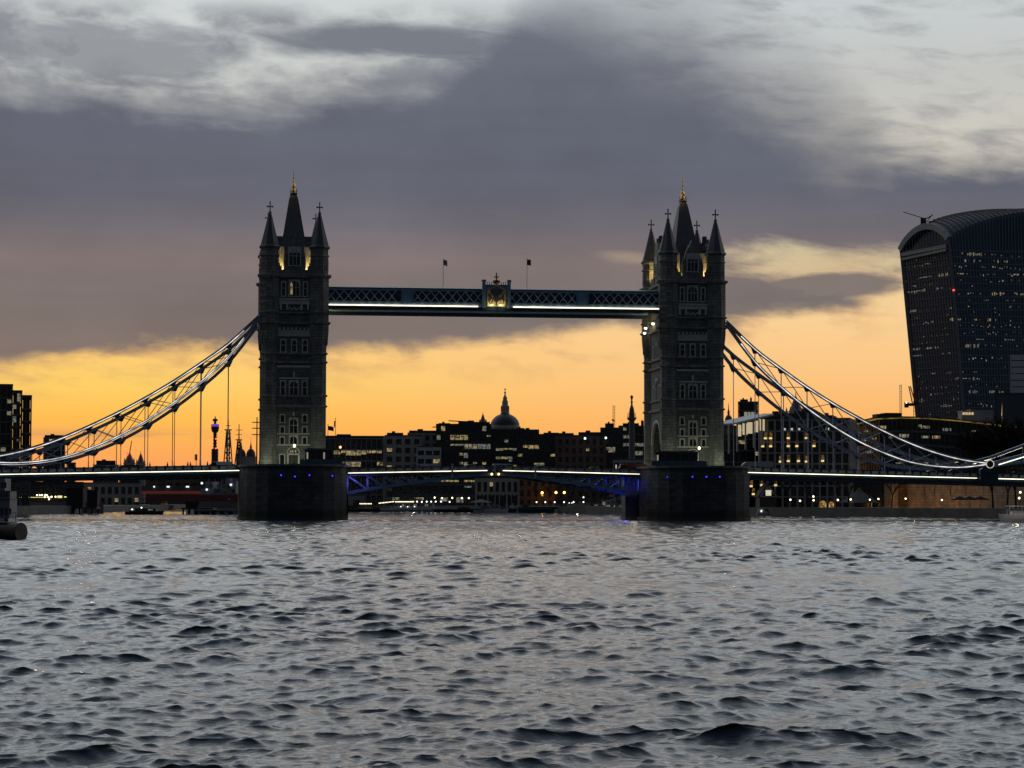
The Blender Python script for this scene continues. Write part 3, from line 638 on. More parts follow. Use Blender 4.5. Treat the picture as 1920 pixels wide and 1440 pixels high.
# ------------------------------------------------------------------ suspended side spans
def ledz(u): return 9.85-(abs(u)-52)*.0205
PARP=mat('parapet_blue',(.30,.34,.36),.5,0,.2,1.5)
def side_span(s,label):
    t=thing('side_span',label,'bridge deck',(s*78,0,0),0,'suspended side spans')
    B=lambda mb,n,m_,par=t:mb.build(n,m_,par,off=(s*78,0))
    x0,x1=51.9,101.9; xe=134
    def slab(mb,a,b,y0,y1,d0,d1):
        za,zb=ledz(a),ledz(b); X=[s*a,s*b]
        mb.add([(X[0],y0,za+d0),(X[1],y0,zb+d0),(X[1],y1,zb+d0),(X[0],y1,za+d0),(X[0],y0,za+d1),(X[1],y0,zb+d1),(X[1],y1,zb+d1),(X[0],y1,za+d1)],[(3,2,1,0),(4,5,6,7),(0,1,5,4),(1,2,6,5),(2,3,7,6),(3,0,4,7)])
    d=MB(); slab(d,x0,xe,-8.9,8.9,-.55,-.12); slab(d,x0,xe,-9.15,-8.6,-1.35,-.56); slab(d,x0,xe,8.6,9.15,-1.35,-.56)
    for i in range(46): slab(d,x0+.5+i*1.78,x0+.8+i*1.78,-8.55,8.55,-1.2,-.56)
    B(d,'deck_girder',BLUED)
    r=MB(); slab(r,x0,xe,-6,6,-.116,.0); B(r,'roadway',ASPH); k=MB(); slab(k,x0,xe,-8.9,-6.004,-.116,.12); slab(k,x0,xe,6.004,8.9,-.116,.12); B(k,'footway',CONC)
    for y in (-9.1,9.1):
        p=MB(); slab(p,x0,xe,y-.14,y+.14,.98,1.14); slab(p,x0,xe,y-.12,y+.12,.14,.30); B(p,'parapet_rail',BLUED)
        pb=wb=None; u=x0+.3
        while u<xe-1.9:
            a,b=u+.42,u+1.78; za=.3; c=0; lo_=(s*(u+.21)-s*78,0,ledz(u)); lw=(s*(a+b)/2-s*78,0,ledz((a+b)/2)); u+=1.78
            if pb:
                for src,lc in ((pb,lo_),(wb,lw)): o=src.copy(); col.objects.link(o); o.parent=t; o.location=lc
                continue
            q=MB(); w=MB(); q.box(-.21,.21,y-.17,y+.17,.30,1.2); w.box(-.68,.68,y-.03,y+.03,.30,1.0)
            for k in range(4): w.bar((c+.62*math.cos(R(45*k)),y,za+.04+.5*math.sin(R(45*k))),(c+.62*math.cos(R(45*k+45)),y,za+.04+.5*math.sin(R(45*k+45))),.12,.11,up=(0,1,0))
            for yy in (-.05,.05): w.bar((-.68,y+yy,.34),(.68,y+yy,.34),.05,.08)
            for k in (45,90,135): w.bar((c,y,za+.08),(c+.60*math.cos(R(k)),y,za+.5*math.sin(R(k))),.10,.10,up=(0,1,0))
            pb=q.build('parapet_post',BLUED,t); wb=w.build('parapet_panel',PARP,t); pb.location=lo_; wb.location=lw
    for y in (-9.35,9.35):
        for a,b in ((x0,x1),(106.2,xe)):
            if s<0 and a>x1: continue
            l=MB(); slab(l,a,b,y-.07,y+.07,-.09,.06); B(l,'light_strip',LED); l=MB(); yo=-.22 if y<0 else .22; slab(l,a,b,min(y-yo*.0,y+yo)-.05,max(y,y+yo)+.05,-.22,-.13); B(l,'added_light_baffle',BLUED)  # added ledge blocks the strip's light from the girder face
    return t
side_span(-1,'left side span, dark blue deck hung from chains, bright light strip along its edge')
side_span(1,'right side span, dark blue deck hung from chains, running past the round chain pin')
# ------------------------------------------------------------------ chains
NU=[48.2,54.2,59.75,65.25,70.75,76.3,81.8,87.2,92.9,98.4,104.3]
TZ=[41.0,35.4,31.35,27.6,24.25,21.2,18.5,16.1,14.1,12.75,11.95]
BZ=[40.5,32.7,27.5,23.15,19.45,16.3,13.9,12.12,11.25,11.08,11.75]
def chain(s,v,label):
    t=thing('suspension_chain',label,'bridge chain',(s*76,v,10),0,'suspension chains of the bridge'); o=(s*76,v)
    B=lambda mb,n,m_,par=t:mb.build(n,m_,par,zo=10,off=o); out=-1 if v<0 else 1
    for Z,n in ((TZ,'upper_chord'),(BZ,'lower_chord')):
        c=MB(); l=MB(); l2=MB()
        # follow a smooth curve through the joints
        P=[]
        for i in range(len(NU)-1):
            for q in range(4):
                f=q/4; m0=(Z[i+1]-Z[max(i-1,0)])/(NU[i+1]-NU[max(i-1,0)]); j=min(i+2,len(NU)-1); m1=(Z[j]-Z[i])/(NU[j]-NU[i]); h=NU[i+1]-NU[i]
                z=(2*f**3-3*f*f+1)*Z[i]+(f**3-2*f*f+f)*h*m0+(3*f*f-2*f**3)*Z[i+1]+(f**3-f*f)*h*m1
                P.append((NU[i]+f*h,z))
        P.append((NU[-1],Z[-1]))
        for i in range(len(P)-1):
            a,b=P[i],P[i+1]
            for y in (-.32,.32): c.bar((s*a[0],v+y,a[1]),(s*b[0],v+y,b[1]),.12,.62)
            c.bar((s*a[0],v,a[1]+.31),(s*b[0],v,b[1]+.31),.8,.08); c.bar((s*a[0],v,a[1]-.31),(s*b[0],v,b[1]-.31),.8,.08)
            if i>1: 
                offs=((-.10,.12),) if n=='upper_chord' else (((.14,.11),(-.25,.05)) if s<0 else ((.0,.12),))
                for dz,hh in offs: l.bar((s*a[0],v+out*.44,a[1]+dz),(s*b[0],v+out*.44,b[1]+dz),.09,hh)
        q=B(c,n,mat('chain_paint',(.22,.26,.32),.5,.0,.2,1.5)); l_=B(l,'light_strip',LEDC); l_.parent=q
        # gusset plates at the joints
        for i in range(1,len(NU)-1):
            g=MB(); u,z=s*NU[i],Z[i]; sg=-1 if n=='upper_chord' else 1
            sl=(Z[i+1]-Z[i-1])/(NU[i+1]-NU[i-1])
            a=[(u-s*1.1,z-1.1*sl-.3),(u+s*1.1,z+1.1*sl-.3),(u+s*.35,z-.85),(u-s*.35,z-.85)]
            if n=='upper_chord': a=[(u-s*1.0,z-1.0*sl),(u+s*1.0,z+1.0*sl),(u+s*.3,z-.95),(u-s*.3,z-.95)]
            g.prism(a,'y',v-.30,v+.30); q2=B(g,'gusset',BLUED); q2.parent=q
    for i in range(1,len(NU)-1):
        u=s*NU[i]; w=MB(); w.bar((u,v,TZ[i]),(u,v,BZ[i]),.16,.2); B(w,'strut',WHITEP)
        h=MB(); zb=ledz(NU[i])+.1
        if BZ[i]-zb>.9:
            h.tube((u,v,BZ[i]-.5),(u,v,zb),.085,.085,6); h.tube((u,v,BZ[i]-.3),(u,v,BZ[i]-1.3),.26,.1,6); h.tube((u,v,zb),(u,v,zb+2.2),.13,.11,6); B(h,'hanger',WHITEP)
    for i in range(0,len(NU)-1):
        a,b=s*NU[i],s*NU[i+1]; x=MB()
        x.bar((a,v-.1,TZ[i]),(b,v-.1,BZ[i+1]),.14,.19,up=(0,1,0))
        if i>0: x.bar((a,v+.1,BZ[i]),(b,v+.1,TZ[i+1]),.14,.19,up=(0,1,0))
        B(x,'brace',WHITEP)
    return t
chain(-1,-10.0,'near chain of the left side span, white lit, curving up to the left tower')
chain(-1,10.0,'far chain of the left side span, dark and unlit behind the near one')
chain(1,-10.0,'near chain of the right side span, white lit, curving down from the right tower')
chain(1,10.0,'far chain of the right side span, dark and unlit in front of the hotel')
def short_chain(v,label):
    t=thing('land_chain',label,'bridge chain',(118,v,10),0,'short chains on the land side'); B=lambda mb,n,m_,par=t:mb.build(n,m_,par,zo=10,off=(118,v)); out=-1 if v<0 else 1
    P=[(105.4,12.0),(112,13.7),(119,16.2),(127,20),(136,26)]; Q=[(105.4,11.5),(112,12.2),(119,13.6),(127,17),(136,25.4)]
    for Z,n in ((P,'upper_chord'),(Q,'lower_chord')):
        c=MB(); l=MB()
        for a,b in zip(Z,Z[1:]):
            c.bar((a[0],v,a[1]),(b[0],v,b[1]),.8,.62); l.bar((a[0]+(.9 if a is Z[0] else 0),v+out*.46,a[1]-(.36 if n=='upper_chord' else .1)),(b[0],v+out*.46,b[1]-(.36 if n=='upper_chord' else .1)),.09,.16)
        q=B(c,n,BLUE); 
        if n=='upper_chord': l_=B(l,'light_strip',LED); l_.parent=q
    x=MB()
    for i in range(4): x.bar((P[i][0],v,P[i][1]),(Q[i+1][0],v,Q[i+1][1]),.14); x.bar((P[i][0],v,P[i][1]),(Q[i][0],v,Q[i][1]),.14)
    B(x,'brace',WHITEP)
short_chain(-10.0,'short teal chain rising from the chain pin at the right edge, nearest the river'); short_chain(10.0,'short chain rising at the right edge behind the near one')
def pin(v,label):
    t=thing('chain_pin',label,'chain pin',(104.1,v,8),0,'chain pins'); out=-1 if v<0 else 1; B=lambda mb,n,m_,par=t:mb.build(n,m_,par,zo=8,off=(104.1,v))
    b=MB(); b.prism([(102.2,8.2),(106.1,8.2),(106.0,10.6),(105.2,11.0),(103.0,11.0),(102.2,10.6)],'y',v-.6,v+.6); b.box(102.0,106.3,v-.75,v+.75,7.6,8.25)
    for q in (-.45,-.15,.15,.45): b.box(104.1+q-.08,104.1+q+.08,min(v+out*.6,v+out*.7),max(v+out*.6,v+out*.7),9.4,10.1)
    B(b,'pedestal',BLUED)
    d=MB(); d.tube((104.3,v-.6,11.75),(104.3,v+.6,11.75),.75,.75,20); B(d,'pin_disc',mat('pin_brown',(.06,.03,.02),.5))
    r=MB(); 
    for i in range(20):
        a0,a1=2*math.pi*i/20,2*math.pi*(i+1)/20; r.bar((104.3+.82*math.cos(a0),v+out*.62,11.75+.82*math.sin(a0)),(104.3+.82*math.cos(a1),v+out*.62,11.75+.82*math.sin(a1)),.11,.2,up=(0,1,0))
    B(r,'lit_ring',emit('pin_ring',(1,.93,.8),.6)); 
pin(-10.2,'round lit chain pin on its dark pedestal beside the right side span'); pin(10.2,'far chain pin on its pedestal, hidden behind the near chain pin')
# ------------------------------------------------------------------ bascules
def blz(u): return 9.40+.66*(1-abs(u)/30)
def bascule(s,label):
    t=thing('bascule_leaf',label,'bascule leaf',(s*30,0,9),0,'bascule leaves of the opening span'); B=lambda mb,n,m_,par=t:mb.build(n,m_,par,zo=9,off=(s*30,0))
    lo=[(30.1,5.35),(26,6.1),(22.7,6.65),(19.4,7.15),(16,7.6),(12.4,8.1),(8.7,8.65),(5,9.05),(.15,9.35)]
    d=MB()
    us=[30.1,22,15,8,.15]
    for a,b in zip(us,us[1:]):
        za,zb=blz(a),blz(b)
        for y0,y1,d0,d1 in ((-8.9,8.9,-.45,-.12),):
            d.add([(s*a,y0,za+d0),(s*b,y0,zb+d0),(s*b,y1,zb+d0),(s*a,y1,za+d0),(s*a,y0,za+d1),(s*b,y0,zb+d1),(s*b,y1,zb+d1),(s*a,y1,za+d1)],[(3,2,1,0),(4,5,6,7),(0,1,5,4),(1,2,6,5),(2,3,7,6),(3,0,4,7)])
    B(d,'deck',ASPH)
    for v in (-8.4,8.4):
        c=MB()
        for a,b in zip(lo,lo[1:]): c.bar((s*a[0],v,a[1]),(s*b[0],v,b[1]),.55,.66)
        for a,b in zip(us,us[1:]): c.bar((s*a,v,blz(a)-.42),(s*b,v,blz(b)-.42),.5,.44)
        for i,(u,z) in enumerate(lo[:-1]):
            c.bar((s*u,v,z),(s*u,v,blz(u)-.4),.42,.42,up=(0,1,0))
            if i<7: c.bar((s*u,v,blz(u)-.5),(s*lo[i+1][0],v,lo[i+1][1]),.34,.42,up=(0,1,0))
        B(c,'truss_girder',BLUE)
    for u,z in lo[:-2]:
        pass
    x=MB()
    for u,z in lo[:-1]: x.bar((s*u,-8.4,z),(s*u,8.4,z),.24,.3); x.bar((s*u,-8.4,z),(s*u,0,blz(u)-.5),.16); x.bar((s*u,8.4,z),(s*u,0,blz(u)-.5),.16)
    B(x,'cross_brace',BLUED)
    for y in (-9.1,9.1):
        p=MB(); q=MB()
        for a,b in zip(us,us[1:]):
            p.bar((s*a,y,blz(a)+1.04),(s*b,y,blz(b)+1.04),.24,.12); p.bar((s*a,y,blz(a)+.1),(s*b,y,blz(b)+.1),.24,.16); q.bar((s*a,y,blz(a)+.57),(s*b,y,blz(b)+.57),.06,.72)
        u=29.6
        while u>1.2: p.bar((s*u,y,blz(u)+.1),(s*u,y,blz(u)+1.1),.30,.34,up=(0,1,0)); u-=1.85
        B(p,'parapet_rail',BLUED); B(q,'parapet_panel',mat('parapet_plum',(.10,.10,.14),.6))
        l=MB(); yy=y+(-.26 if y<0 else .26); l.bar((s*30,yy,blz(30)),(s*1.6,yy,blz(1.6)),.14,.14); B(l,'light_strip',LED); l=MB(); l.bar((s*30,yy,blz(30)-.15),(s*1.6,yy,blz(1.6)-.15),.42,.06); B(l,'added_light_baffle',BLUED)  # ledge under the strip is an added baffle, shading the truss below
    return t
bascule(-1,'left bascule leaf, blue truss from left pier to midspan, violet lit at the pier')
bascule(1,'right bascule leaf, blue truss from midspan to right pier, bright blue at the pier')
for u,e in ((28.2,200),(25.0,30)):
    for v in (-5.5,5.5): plight((u,v,7.4+(.5 if u<25 else 0)),e,(.03,.04,1),.2)
for u,e in ((-29.2,80),(-26.4,30)): plight((u,-9.6,7.6),e,(.30,.18,1),.2)
plight((29.0,-7.6,7.2),16,(1,.8,.4),.1); plight((-29.2,-7.6,8.5),14,(.8,.75,1),.1)
def post(x,y0,y1,label):
    p=atv(x,y1,-9.6); q=atv(x,y0,-9.6); t=thing('marker_post',label,'marker post',(p.x,-9.55,p.z),0,'pale marker posts on the opening span')
    a=MB(); a.box(-.17,.17,-.1,.1,0,q.z-p.z); a.build('post',mat('marker_grey',(.38,.40,.42),.6),t); a=MB(); a.box(-.24,.24,-.14,.14,q.z-p.z,q.z-p.z+.14); a.box(-.05,.05,-.1,.2,.9,1.2); a.build('cap',WHITEP,t)
post(848,871,896,'pale vertical marker post on the left bascule leaf'); post(1004,873,897,'pale vertical marker post on the right bascule leaf')
for x,l in ((922,'left of the two amber navigation lamps under the middle of the opening span'),(935,'right of the two amber navigation lamps under the middle of the opening span')):
    p=atv(x,889,-9.3); t=thing('navigation_lamp',l,'lamp',(p.x,-9.35,p.z),0,'navigation lamps'); a=MB(); a.box(-.22,.22,-.2,.2,.22,.62); a.build('bracket',STEEL,t); a=MB(); a.ball((0,-.05,0),.25,8); a.build('lens',emit('amber_lamp',(1,.62,.25),3),t)
# ------------------------------------------------------------------ control cabins on the piers
def cabin(x0,x1,yt,v,label,lit):
    p=atv(x0,yt,v); q=atv(x1,yt,v); w=q.x-p.x; h=p.z-10.9
    t=thing('control_cabin',label,'control cabin',((p.x+q.x)/2,v,10.9),0,'bridge control cabins'); 
    a=MB(); a.box(-w/2,w/2,0,3.2,0,1.0); a.box(-w/2,w/2,0,3.2,h-.55,h-.3); a.box(-w/2+.3,w/2-.3,.6,2.8,1.0,h-.55)
    n=5
    for i in range(n+1): a.box(-w/2+(w-.18)*i/n,-w/2+(w-.18)*i/n+.18,0,.2,1.0,h-.55)
    a.build('wall',mat('cabin_teal',(.05,.085,.09),.6),t)
    b=MB(); b.box(-w/2-.35,w/2+.35,-.35,3.5,h-.3,h-.08); b.box(-w/2+.6,w/2-.6,.4,2.8,h-.08,h+.08); b.build('roof',SLATE,t)
    for i in range(n):
        g=MB(); g.box(-w/2+.2+(w-.18)*i/n,-w/2+(w-.18)*(i+1)/n-.02,.06,.12,1.02,h-.57); o=g.build('window',GLASS,t)
        if i in lit: 
            g=MB(); c=-w/2+.3+(w-.18)*i/n; g.box(c,c+.34,.03,.055,1.15,h-.75); o2=g.build('lit_pane',emit('cabin_light',(.9,.8,.6),.26),t); o2.parent=o
    r=MB(); 
    for z in (.55,1.05): r.bar((-w/2-1.0,-1.2,z),(w/2+1.6,-1.2,z),.07)
    for i in range(9): r.bar((-w/2-1.0+(w+2.6)*i/8,-1.2,0),(-w/2-1.0+(w+2.6)*i/8,-1.2,1.05),.08)
    r.box(-w/2-1.0,w/2+1.6,-1.17,-1.14,.08,1.0)
    r.build('railing',mat('railing_teal',(.06,.12,.15),.6),t)
cabin(572,626,841,-19,'dark control cabin with a window row on the left pier beside the tower foot',(0,3))
cabin(1229,1308,846,-18,'long dark control cabin on the right pier in front of the tower foot',(0,))
def lampost(x,yl,v,base,label,m_,r=.3,e=0,cat='street lamp',grp=None,head=True):
    p=atv(x,yl,v); h=p.z-base
    t=thing('street_lamp',label,cat,(p.x,v,base),0,grp)
    a=MB(); a.tube((0,0,0),(0,0,h-.25),.09,.06,6); a.tube((0,0,0),(0,0,.5),.16,.12,6); a.build('post',STEEL,t)
    a=MB(); a.lathe([(.12,h-.28),(r,h-.1),(r*.8,h+r*.9),(.05,h+r*1.25)],8); a.build('lantern',m_,t)
    if e: plight((p.x,v,p.z-.35),e,(1,.8,.5),.2)
    return t
lampost(552,836,-15.5,10.9,'lit lantern in front of the left tower door',LAMPW,.27,90); lampost(1311,840.5,-15.5,10.9,'lit lantern in front of the right tower, beside the long cabin',LAMPW,.27,90)
def signal(x,y0,yl,v,zb,label,red):
    p=atv(x,y0,v); q=atv(x+(4 if red else 0),yl,v); h=p.z-zb
    t=thing('traffic_signal',label,'traffic light',(p.x,v,zb)); a=MB(); a.tube((0,0,0),(0,0,h),.08,.06,6); a.build('post',STEEL,t)
    a=MB(); hx=q.x-p.x; a.box(hx-.24,hx+.2,-.15,.2,q.z-zb-.9,q.z-zb+.35)
    for k in range(3): a.lathe([(.16,q.z-zb+.1-k*.36),(.2,q.z-zb+.22-k*.36)],6,(hx-.28,-.0))
    a.bar((0,0,q.z-zb-.3),(hx,0,q.z-zb-.3),.08); a.build('signal_head',STEEL,t)
    if red: a=MB(); a.ball((hx,-.2,q.z-zb+.05),.24,8); a.build('lens',emit('signal_red',(1,.35,.18),4),t)
signal(634,818,839,-14,10.9,'red traffic signal on a thin post at the right end of the left pier',True)
signal(368,852,855,-7.5,ledz(60)+.1,'dark traffic signal head on the left side span beside a hanger',False)
# ------------------------------------------------------------------ traffic on the bridge
def make_car(name,label,cat,body,L,H,prof,glass,loc,group=None):
    t=thing(name,label,cat,loc,0,group); w=.86
    a=MB(); a.prism(prof,'y',-w,w); o=a.build('body',body,t)
    bv=o.modifiers.new('bevel','BEVEL'); bv.width=.07; bv.segments=2; bv.limit_method='ANGLE'
    a=MB()
    for y in (-w-.012,w+.002): a.prism(glass,'y',y,y+.01)
    a.build('side_window',GLASS,t)
    for x in (-L*.31,L*.31):
        for y in (-w,w):
            a=MB(); a.tube((x,y-.1,.32),(x,y+.1,.32),.32,.32,12); a.build('wheel',mat('tyre',(.02,.02,.02),.9),t)
    for y in (-.6,.6): a=MB(); a.box(L/2-.02,L/2+.04,y-.17,y+.17,.6,.75); a.build('headlight',emit('headlight',(1,.95,.8),1.0),t)
    return t
CARP=[(-2.1,.3),(2.1,.3),(2.15,.65),(1.9,.85),(1.0,.95),(.45,1.42),(-.9,1.46),(-1.75,1.0),(-2.1,.9)]
CARG=[(.85,.95),(.4,1.36),(-.85,1.39),(-1.5,1.0)]
VANP=[(-2.5,.35),(2.5,.35),(2.55,.9),(2.1,1.15),(1.55,2.0),(-2.45,2.05),(-2.5,1.8)]
VANG=[(2.0,1.2),(1.5,1.9),(.7,1.9),(.7,1.2)]
GREY=mat('car_grey',(.10,.11,.12),.35,.4,.1); WHT=mat('van_white',(.42,.43,.45),.4,0,.1); BLK=mat('car_black',(.02,.02,.025),.3,.2,.1)
def rz(u): return ledz(u) if abs(u)>52 else blz(u)-.12
def pu(x,v=-4): return atv(x,870,v).x
u=pu(212); c1=make_car('parked_car','silver car with a curved roof on the left side span, near the picture edge','car',GREY,4.2,1.45,CARP,CARG,(u,-4,ledz(u)),'cars on the bridge'); 
v1=make_car('delivery_van','white van with a dark side window behind the left side span rail, beside the tower','van',WHT,5,2.05,VANP,VANG,(pu(412),-4,ledz(60)),'vans on the bridge')
v1.rotation_euler=(0,0,math.pi)
u=pu(430); dup(c1,(u,-1.5,ledz(u)),math.pi,'car close to the left tower, right of the white van')
for x,l in ((886,'dark car at the middle of the opening span, left of the white van'),(1017,'car right of midspan with a pale roof edge'),(1112,'car on the right bascule leaf, left of the red van')):
    u=pu(x); dup(c1,(u,-3.5,rz(u)),0 if x<1100 else math.pi,l)
u=pu(945); dup(v1,(u,-3.5,rz(u)-.25),0,'small white van at midspan, between two dark cars',sc=.9)
rd=[(-3.1,.35),(3.1,.35),(3.2,.9),(3.0,1.3),(2.5,1.6),(2.2,2.35),(-3.0,2.35),(-3.1,2.1)]
u=pu(1183); rv=make_car('red_van','dark red box van on the right bascule leaf beside the pier','van',mat('van_red',(.16,.008,.012),.4,0,.1),6.2,2.2,rd,[(2.4,1.4),(2.1,2.0),(1.2,2.0),(1.2,1.4)],(u,-4,rz(u)-.1)); rv.rotation_euler=(0,0,math.pi)
a=MB(); a.box(3.1,3.16,-.6,.6,1.2,2.2); a.build('lit_rear_panel',emit('rear_panel',(1,.85,.7),.5),rv)
bp=[(-3.4,.35),(3.3,.35),(3.5,1.0),(3.35,1.9),(2.9,2.6),(2.3,2.95),(-3.3,3.0),(-3.4,2.8)]
u=pu(1418); bv=make_car('box_van','large grey box van on the right side span beside the pier','van',mat('van_grey',(.20,.215,.235),.5,0,.1),6.6,3,bp,[(3.1,1.6),(2.7,2.3),(2.1,2.3),(2.1,1.6)],(u,-4,ledz(60)-.55)); bv.rotation_euler=(0,0,math.pi)
a=MB(); a.box(-.2,.35,.862,.885,1.2,2.1); a.box(.75,1.3,.862,.885,1.2,2.1); a.build('dark_panel',BLK,bv)
u=pu(1745); dup(c1,(u,-3.5,ledz(u)),math.pi,'car on the right side span near the chain pin'); 
# people walking on the footways: one continuous skinned figure with coat and hair as children
def make_person(label,loc):
    t=thing('person',label,'person',loc,0,'people walking on the bridge')
    bm=bmesh.new(); L=bm.verts.layers.skin.verify()
    J={'pelvis':((0,0,.95),.15),'spine':((0,0,1.18),.14),'chest':((0,.01,1.38),.165),'neck':((0,0,1.51),.06),'chin':((0,-.02,1.58),.075),'head':((0,-.005,1.68),.095),'top':((0,0,1.76),.06),
       'hl':((.10,0,.9),.10),'kl':((.11,-.06,.50),.07),'al':((.11,.04,.09),.045),'tl':((.11,-.10,.03),.04),'hr':((-.10,0,.9),.10),'kr':((-.11,.05,.50),.07),'ar':((-.11,.20,.13),.045),'tr':((-.11,.07,.03),.04),
       'sl':((.19,0,1.42),.07),'el':((.25,.07,1.14),.05),'wl':((.25,-.05,.90),.035),'dl':((.24,-.10,.80),.03),'sr':((-.19,0,1.42),.07),'er':((-.25,-.04,1.14),.05),'wr':((-.25,-.14,.92),.035),'dr':((-.24,-.19,.83),.03)}
    V={}
    for k,(p,r) in J.items(): V[k]=bm.verts.new(p); V[k][L].radius=(r,r*.85)
    V['pelvis'][L].use_root=True
    for e in 'pelvis-spine spine-chest chest-neck neck-chin chin-head head-top pelvis-hl hl-kl kl-al al-tl pelvis-hr hr-kr kr-ar ar-tr chest-sl sl-el el-wl wl-dl chest-sr sr-er er-wr wr-dr'.split():
        a,b=e.split('-'); bm.edges.new((V[a],V[b]))
    me=bpy.data.meshes.new('body'); bm.to_mesh(me); bm.free(); o=bpy.data.objects.new('body',me); col.objects.link(o); o.parent=t
    me.materials.append(mat('skin_and_trousers',(.06,.045,.04),.8)); o.modifiers.new('skin','SKIN'); q=o.modifiers.new('sub','SUBSURF'); q.levels=1; q.render_levels=1
    a=MB(); a.lathe([(.24,.72),(.22,1.0),(.23,1.3),(.22,1.42),(.09,1.53)],10); c=a.build('coat',mat('dark_coat',(.02,.022,.03),.9),t); c.scale=(1.05,.72,1)
    a=MB(); a.ball((0,.015,1.70),.112,10,1.05); a.build('hair',mat('dark_hair',(.02,.014,.01),.8),t)
    return t
u=pu(712,-7.5); PE=make_person('person in a dark coat walking on the left bascule leaf, leftmost of a pair',(u,-7.5,blz(u)-.05))
for x,sp,l in ((719,1,'person in a dark coat on the left bascule leaf, right one of a pair'),(746,1,'person walking alone on the left bascule leaf'),(281,0,'person on the left side span, nearest the picture edge'),
    (352,0,'person on the left side span, left of the traffic signal'),(357,0,'person on the left side span, close behind another one left of the traffic signal'),(389,0,'person on the left side span, right of the traffic signal'),(397,0,'dark figure on the left side span beside the white van'),
    (314,0,'person on the left side span between two hangers'),(786,1,'person standing on the left bascule leaf near the pale post')):
    u=pu(x,-7.5); dup(PE,(u,-7.5,(blz(u)-.05) if sp else ledz(u)+.12),R(90)*(1 if x%2 else -1),l)
# ------------------------------------------------------------------ the city behind the bridge
def frame_at(x0,x1,yt,D,base):
    """root position, turn, width and height of a building surveyed between two sight lines at distance D"""
    xm=(x0+x1)/2; p=at(xm,yt,D); d=ray(xm,800); az_=math.atan2(d.x,d.y)
    return (p.x,p.y,base),-az_,(x1-x0)*D/FPX,p.z-base
FDK=mat('facade_dark',(.09,.09,.09),.6,0,.25,.2); FGR=mat('facade_grey',(.30,.30,.31),.8,0,.2,.2); FBG=mat('facade_beige',(.36,.33,.28),.85,0,.2,.2); FBR=mat('facade_brown',(.14,.10,.075),.85,0,.25,.2); FBL=mat('facade_black',(.045,.047,.052),.5,0,.2,.2); FPL=mat('facade_pale',(.46,.47,.46),.8,0,.15,.2)
ROOFM=mat('roof_felt',(.05,.05,.052),.9)
def office(name,label,cat,x0,x1,yt,D,m=FDK,dep=None,fl=3.6,bay=3.2,lit=.3,warm=.5,ang=0,base=GZ,rows=None,plant=(),slab=.55,mull=.22,rec=True,group=None,seed=None,cap=60,wmat=None,zlo=None):
    rg=random.Random(seed if seed is not None else int(x0*7+x1*3+yt)); loc,rzz,w,h=frame_at(x0,x1,yt,D,base); dep=dep or w*.6
    t=thing(name,label,cat,loc,rzz+ang,group)
    nf=max(1,int(round(h/fl))); fh=h/nf; nb=max(1,int(round(w/bay))); bw=w/nb
    a=MB(); a.box(-w/2+.4,w/2-.4,.4,dep-.4,0,h-.2); a.build('wall',GLASS if rec else m,t)
    b=MB()
    for i in range(nf+1):
        z=min(h,i*fh); b.box(-w/2,w/2,0,dep,max(0,z-slab),z) if i else None
    b.build('floor_band',m,t)
    c=MB()
    for i in range(nb+1): x=-w/2+bw*i; c.box(x-mull/2,x+mull/2,-.12,.3,0,h-.1); c.box(x-mull/2,x+mull/2,dep-.3,dep+.12,0,h-.1)
    nd_=max(1,int(dep/bay))
    for i in range(nd_+1):
        y=dep*i/nd_
        for s in (-1,1): c.box(min(s*w/2,s*(w/2-.3))-(.1 if s<0 else 0),max(s*w/2,s*(w/2-.3))+(.1 if s>0 else 0),y-mull/2,y+mull/2,0,h-.1)
    c.build('mullion',m,t)
    r=MB(); r.box(-w/2-.15,w/2+.15,-.2,dep+.2,h,h+.35); o=r.build('roof',ROOFM,t)
    for k,(f0,f1,hh) in enumerate(plant):
        q=MB(); q.box(-w/2+w*f0,-w/2+w*f1,dep*.2,dep*.75,h+.35,h+.35+hh); q.box(-w/2+w*(f0*.7+f1*.3),-w/2+w*(f0*.5+f1*.5),dep*.3,dep*.5,h+.35+hh,h+.35+hh+.8); p=q.build('plant_room',ROOFM,t); p.parent=o
    cells=[(i,j) for i in range(nf) for j in range(nb) if (zlo is None or i*fh+base>zlo)]
    rg.shuffle(cells); n=0
    rowp={}
    for i,j in cells:
        rowp.setdefault(i,rg.random()**1.3*2)
        pr=lit*rowp[i] if rows is None else (rows.get(i,rows.get('*',.03)))
        if n<cap and rg.random()<pr:
            run=1+int(rg.random()**2*3) if rows is not None else 1
            x=-w/2+bw*j; g=MB(); z1=(i+1)*fh-slab-.12; z0=max(i*fh+.25,z1-rg.choice((.7,1.1,1.1,1.7,2.2)))
            g.box(x+mull/2+.05,min(w/2-.3,x+bw*run-mull/2-.05),.36,.40,z0,z1); g.build('window',wmat or (WINW if rg.random()<warm else (WINC if rg.random()<.6 else WINB)),t); n+=1
    t['h']=h; return t
def block(name,label,cat,x0,x1,yt,D,m,**k): return office(name,label,cat,x0,x1,yt,D,m,rec=False,mull=.1,slab=.2,**k)
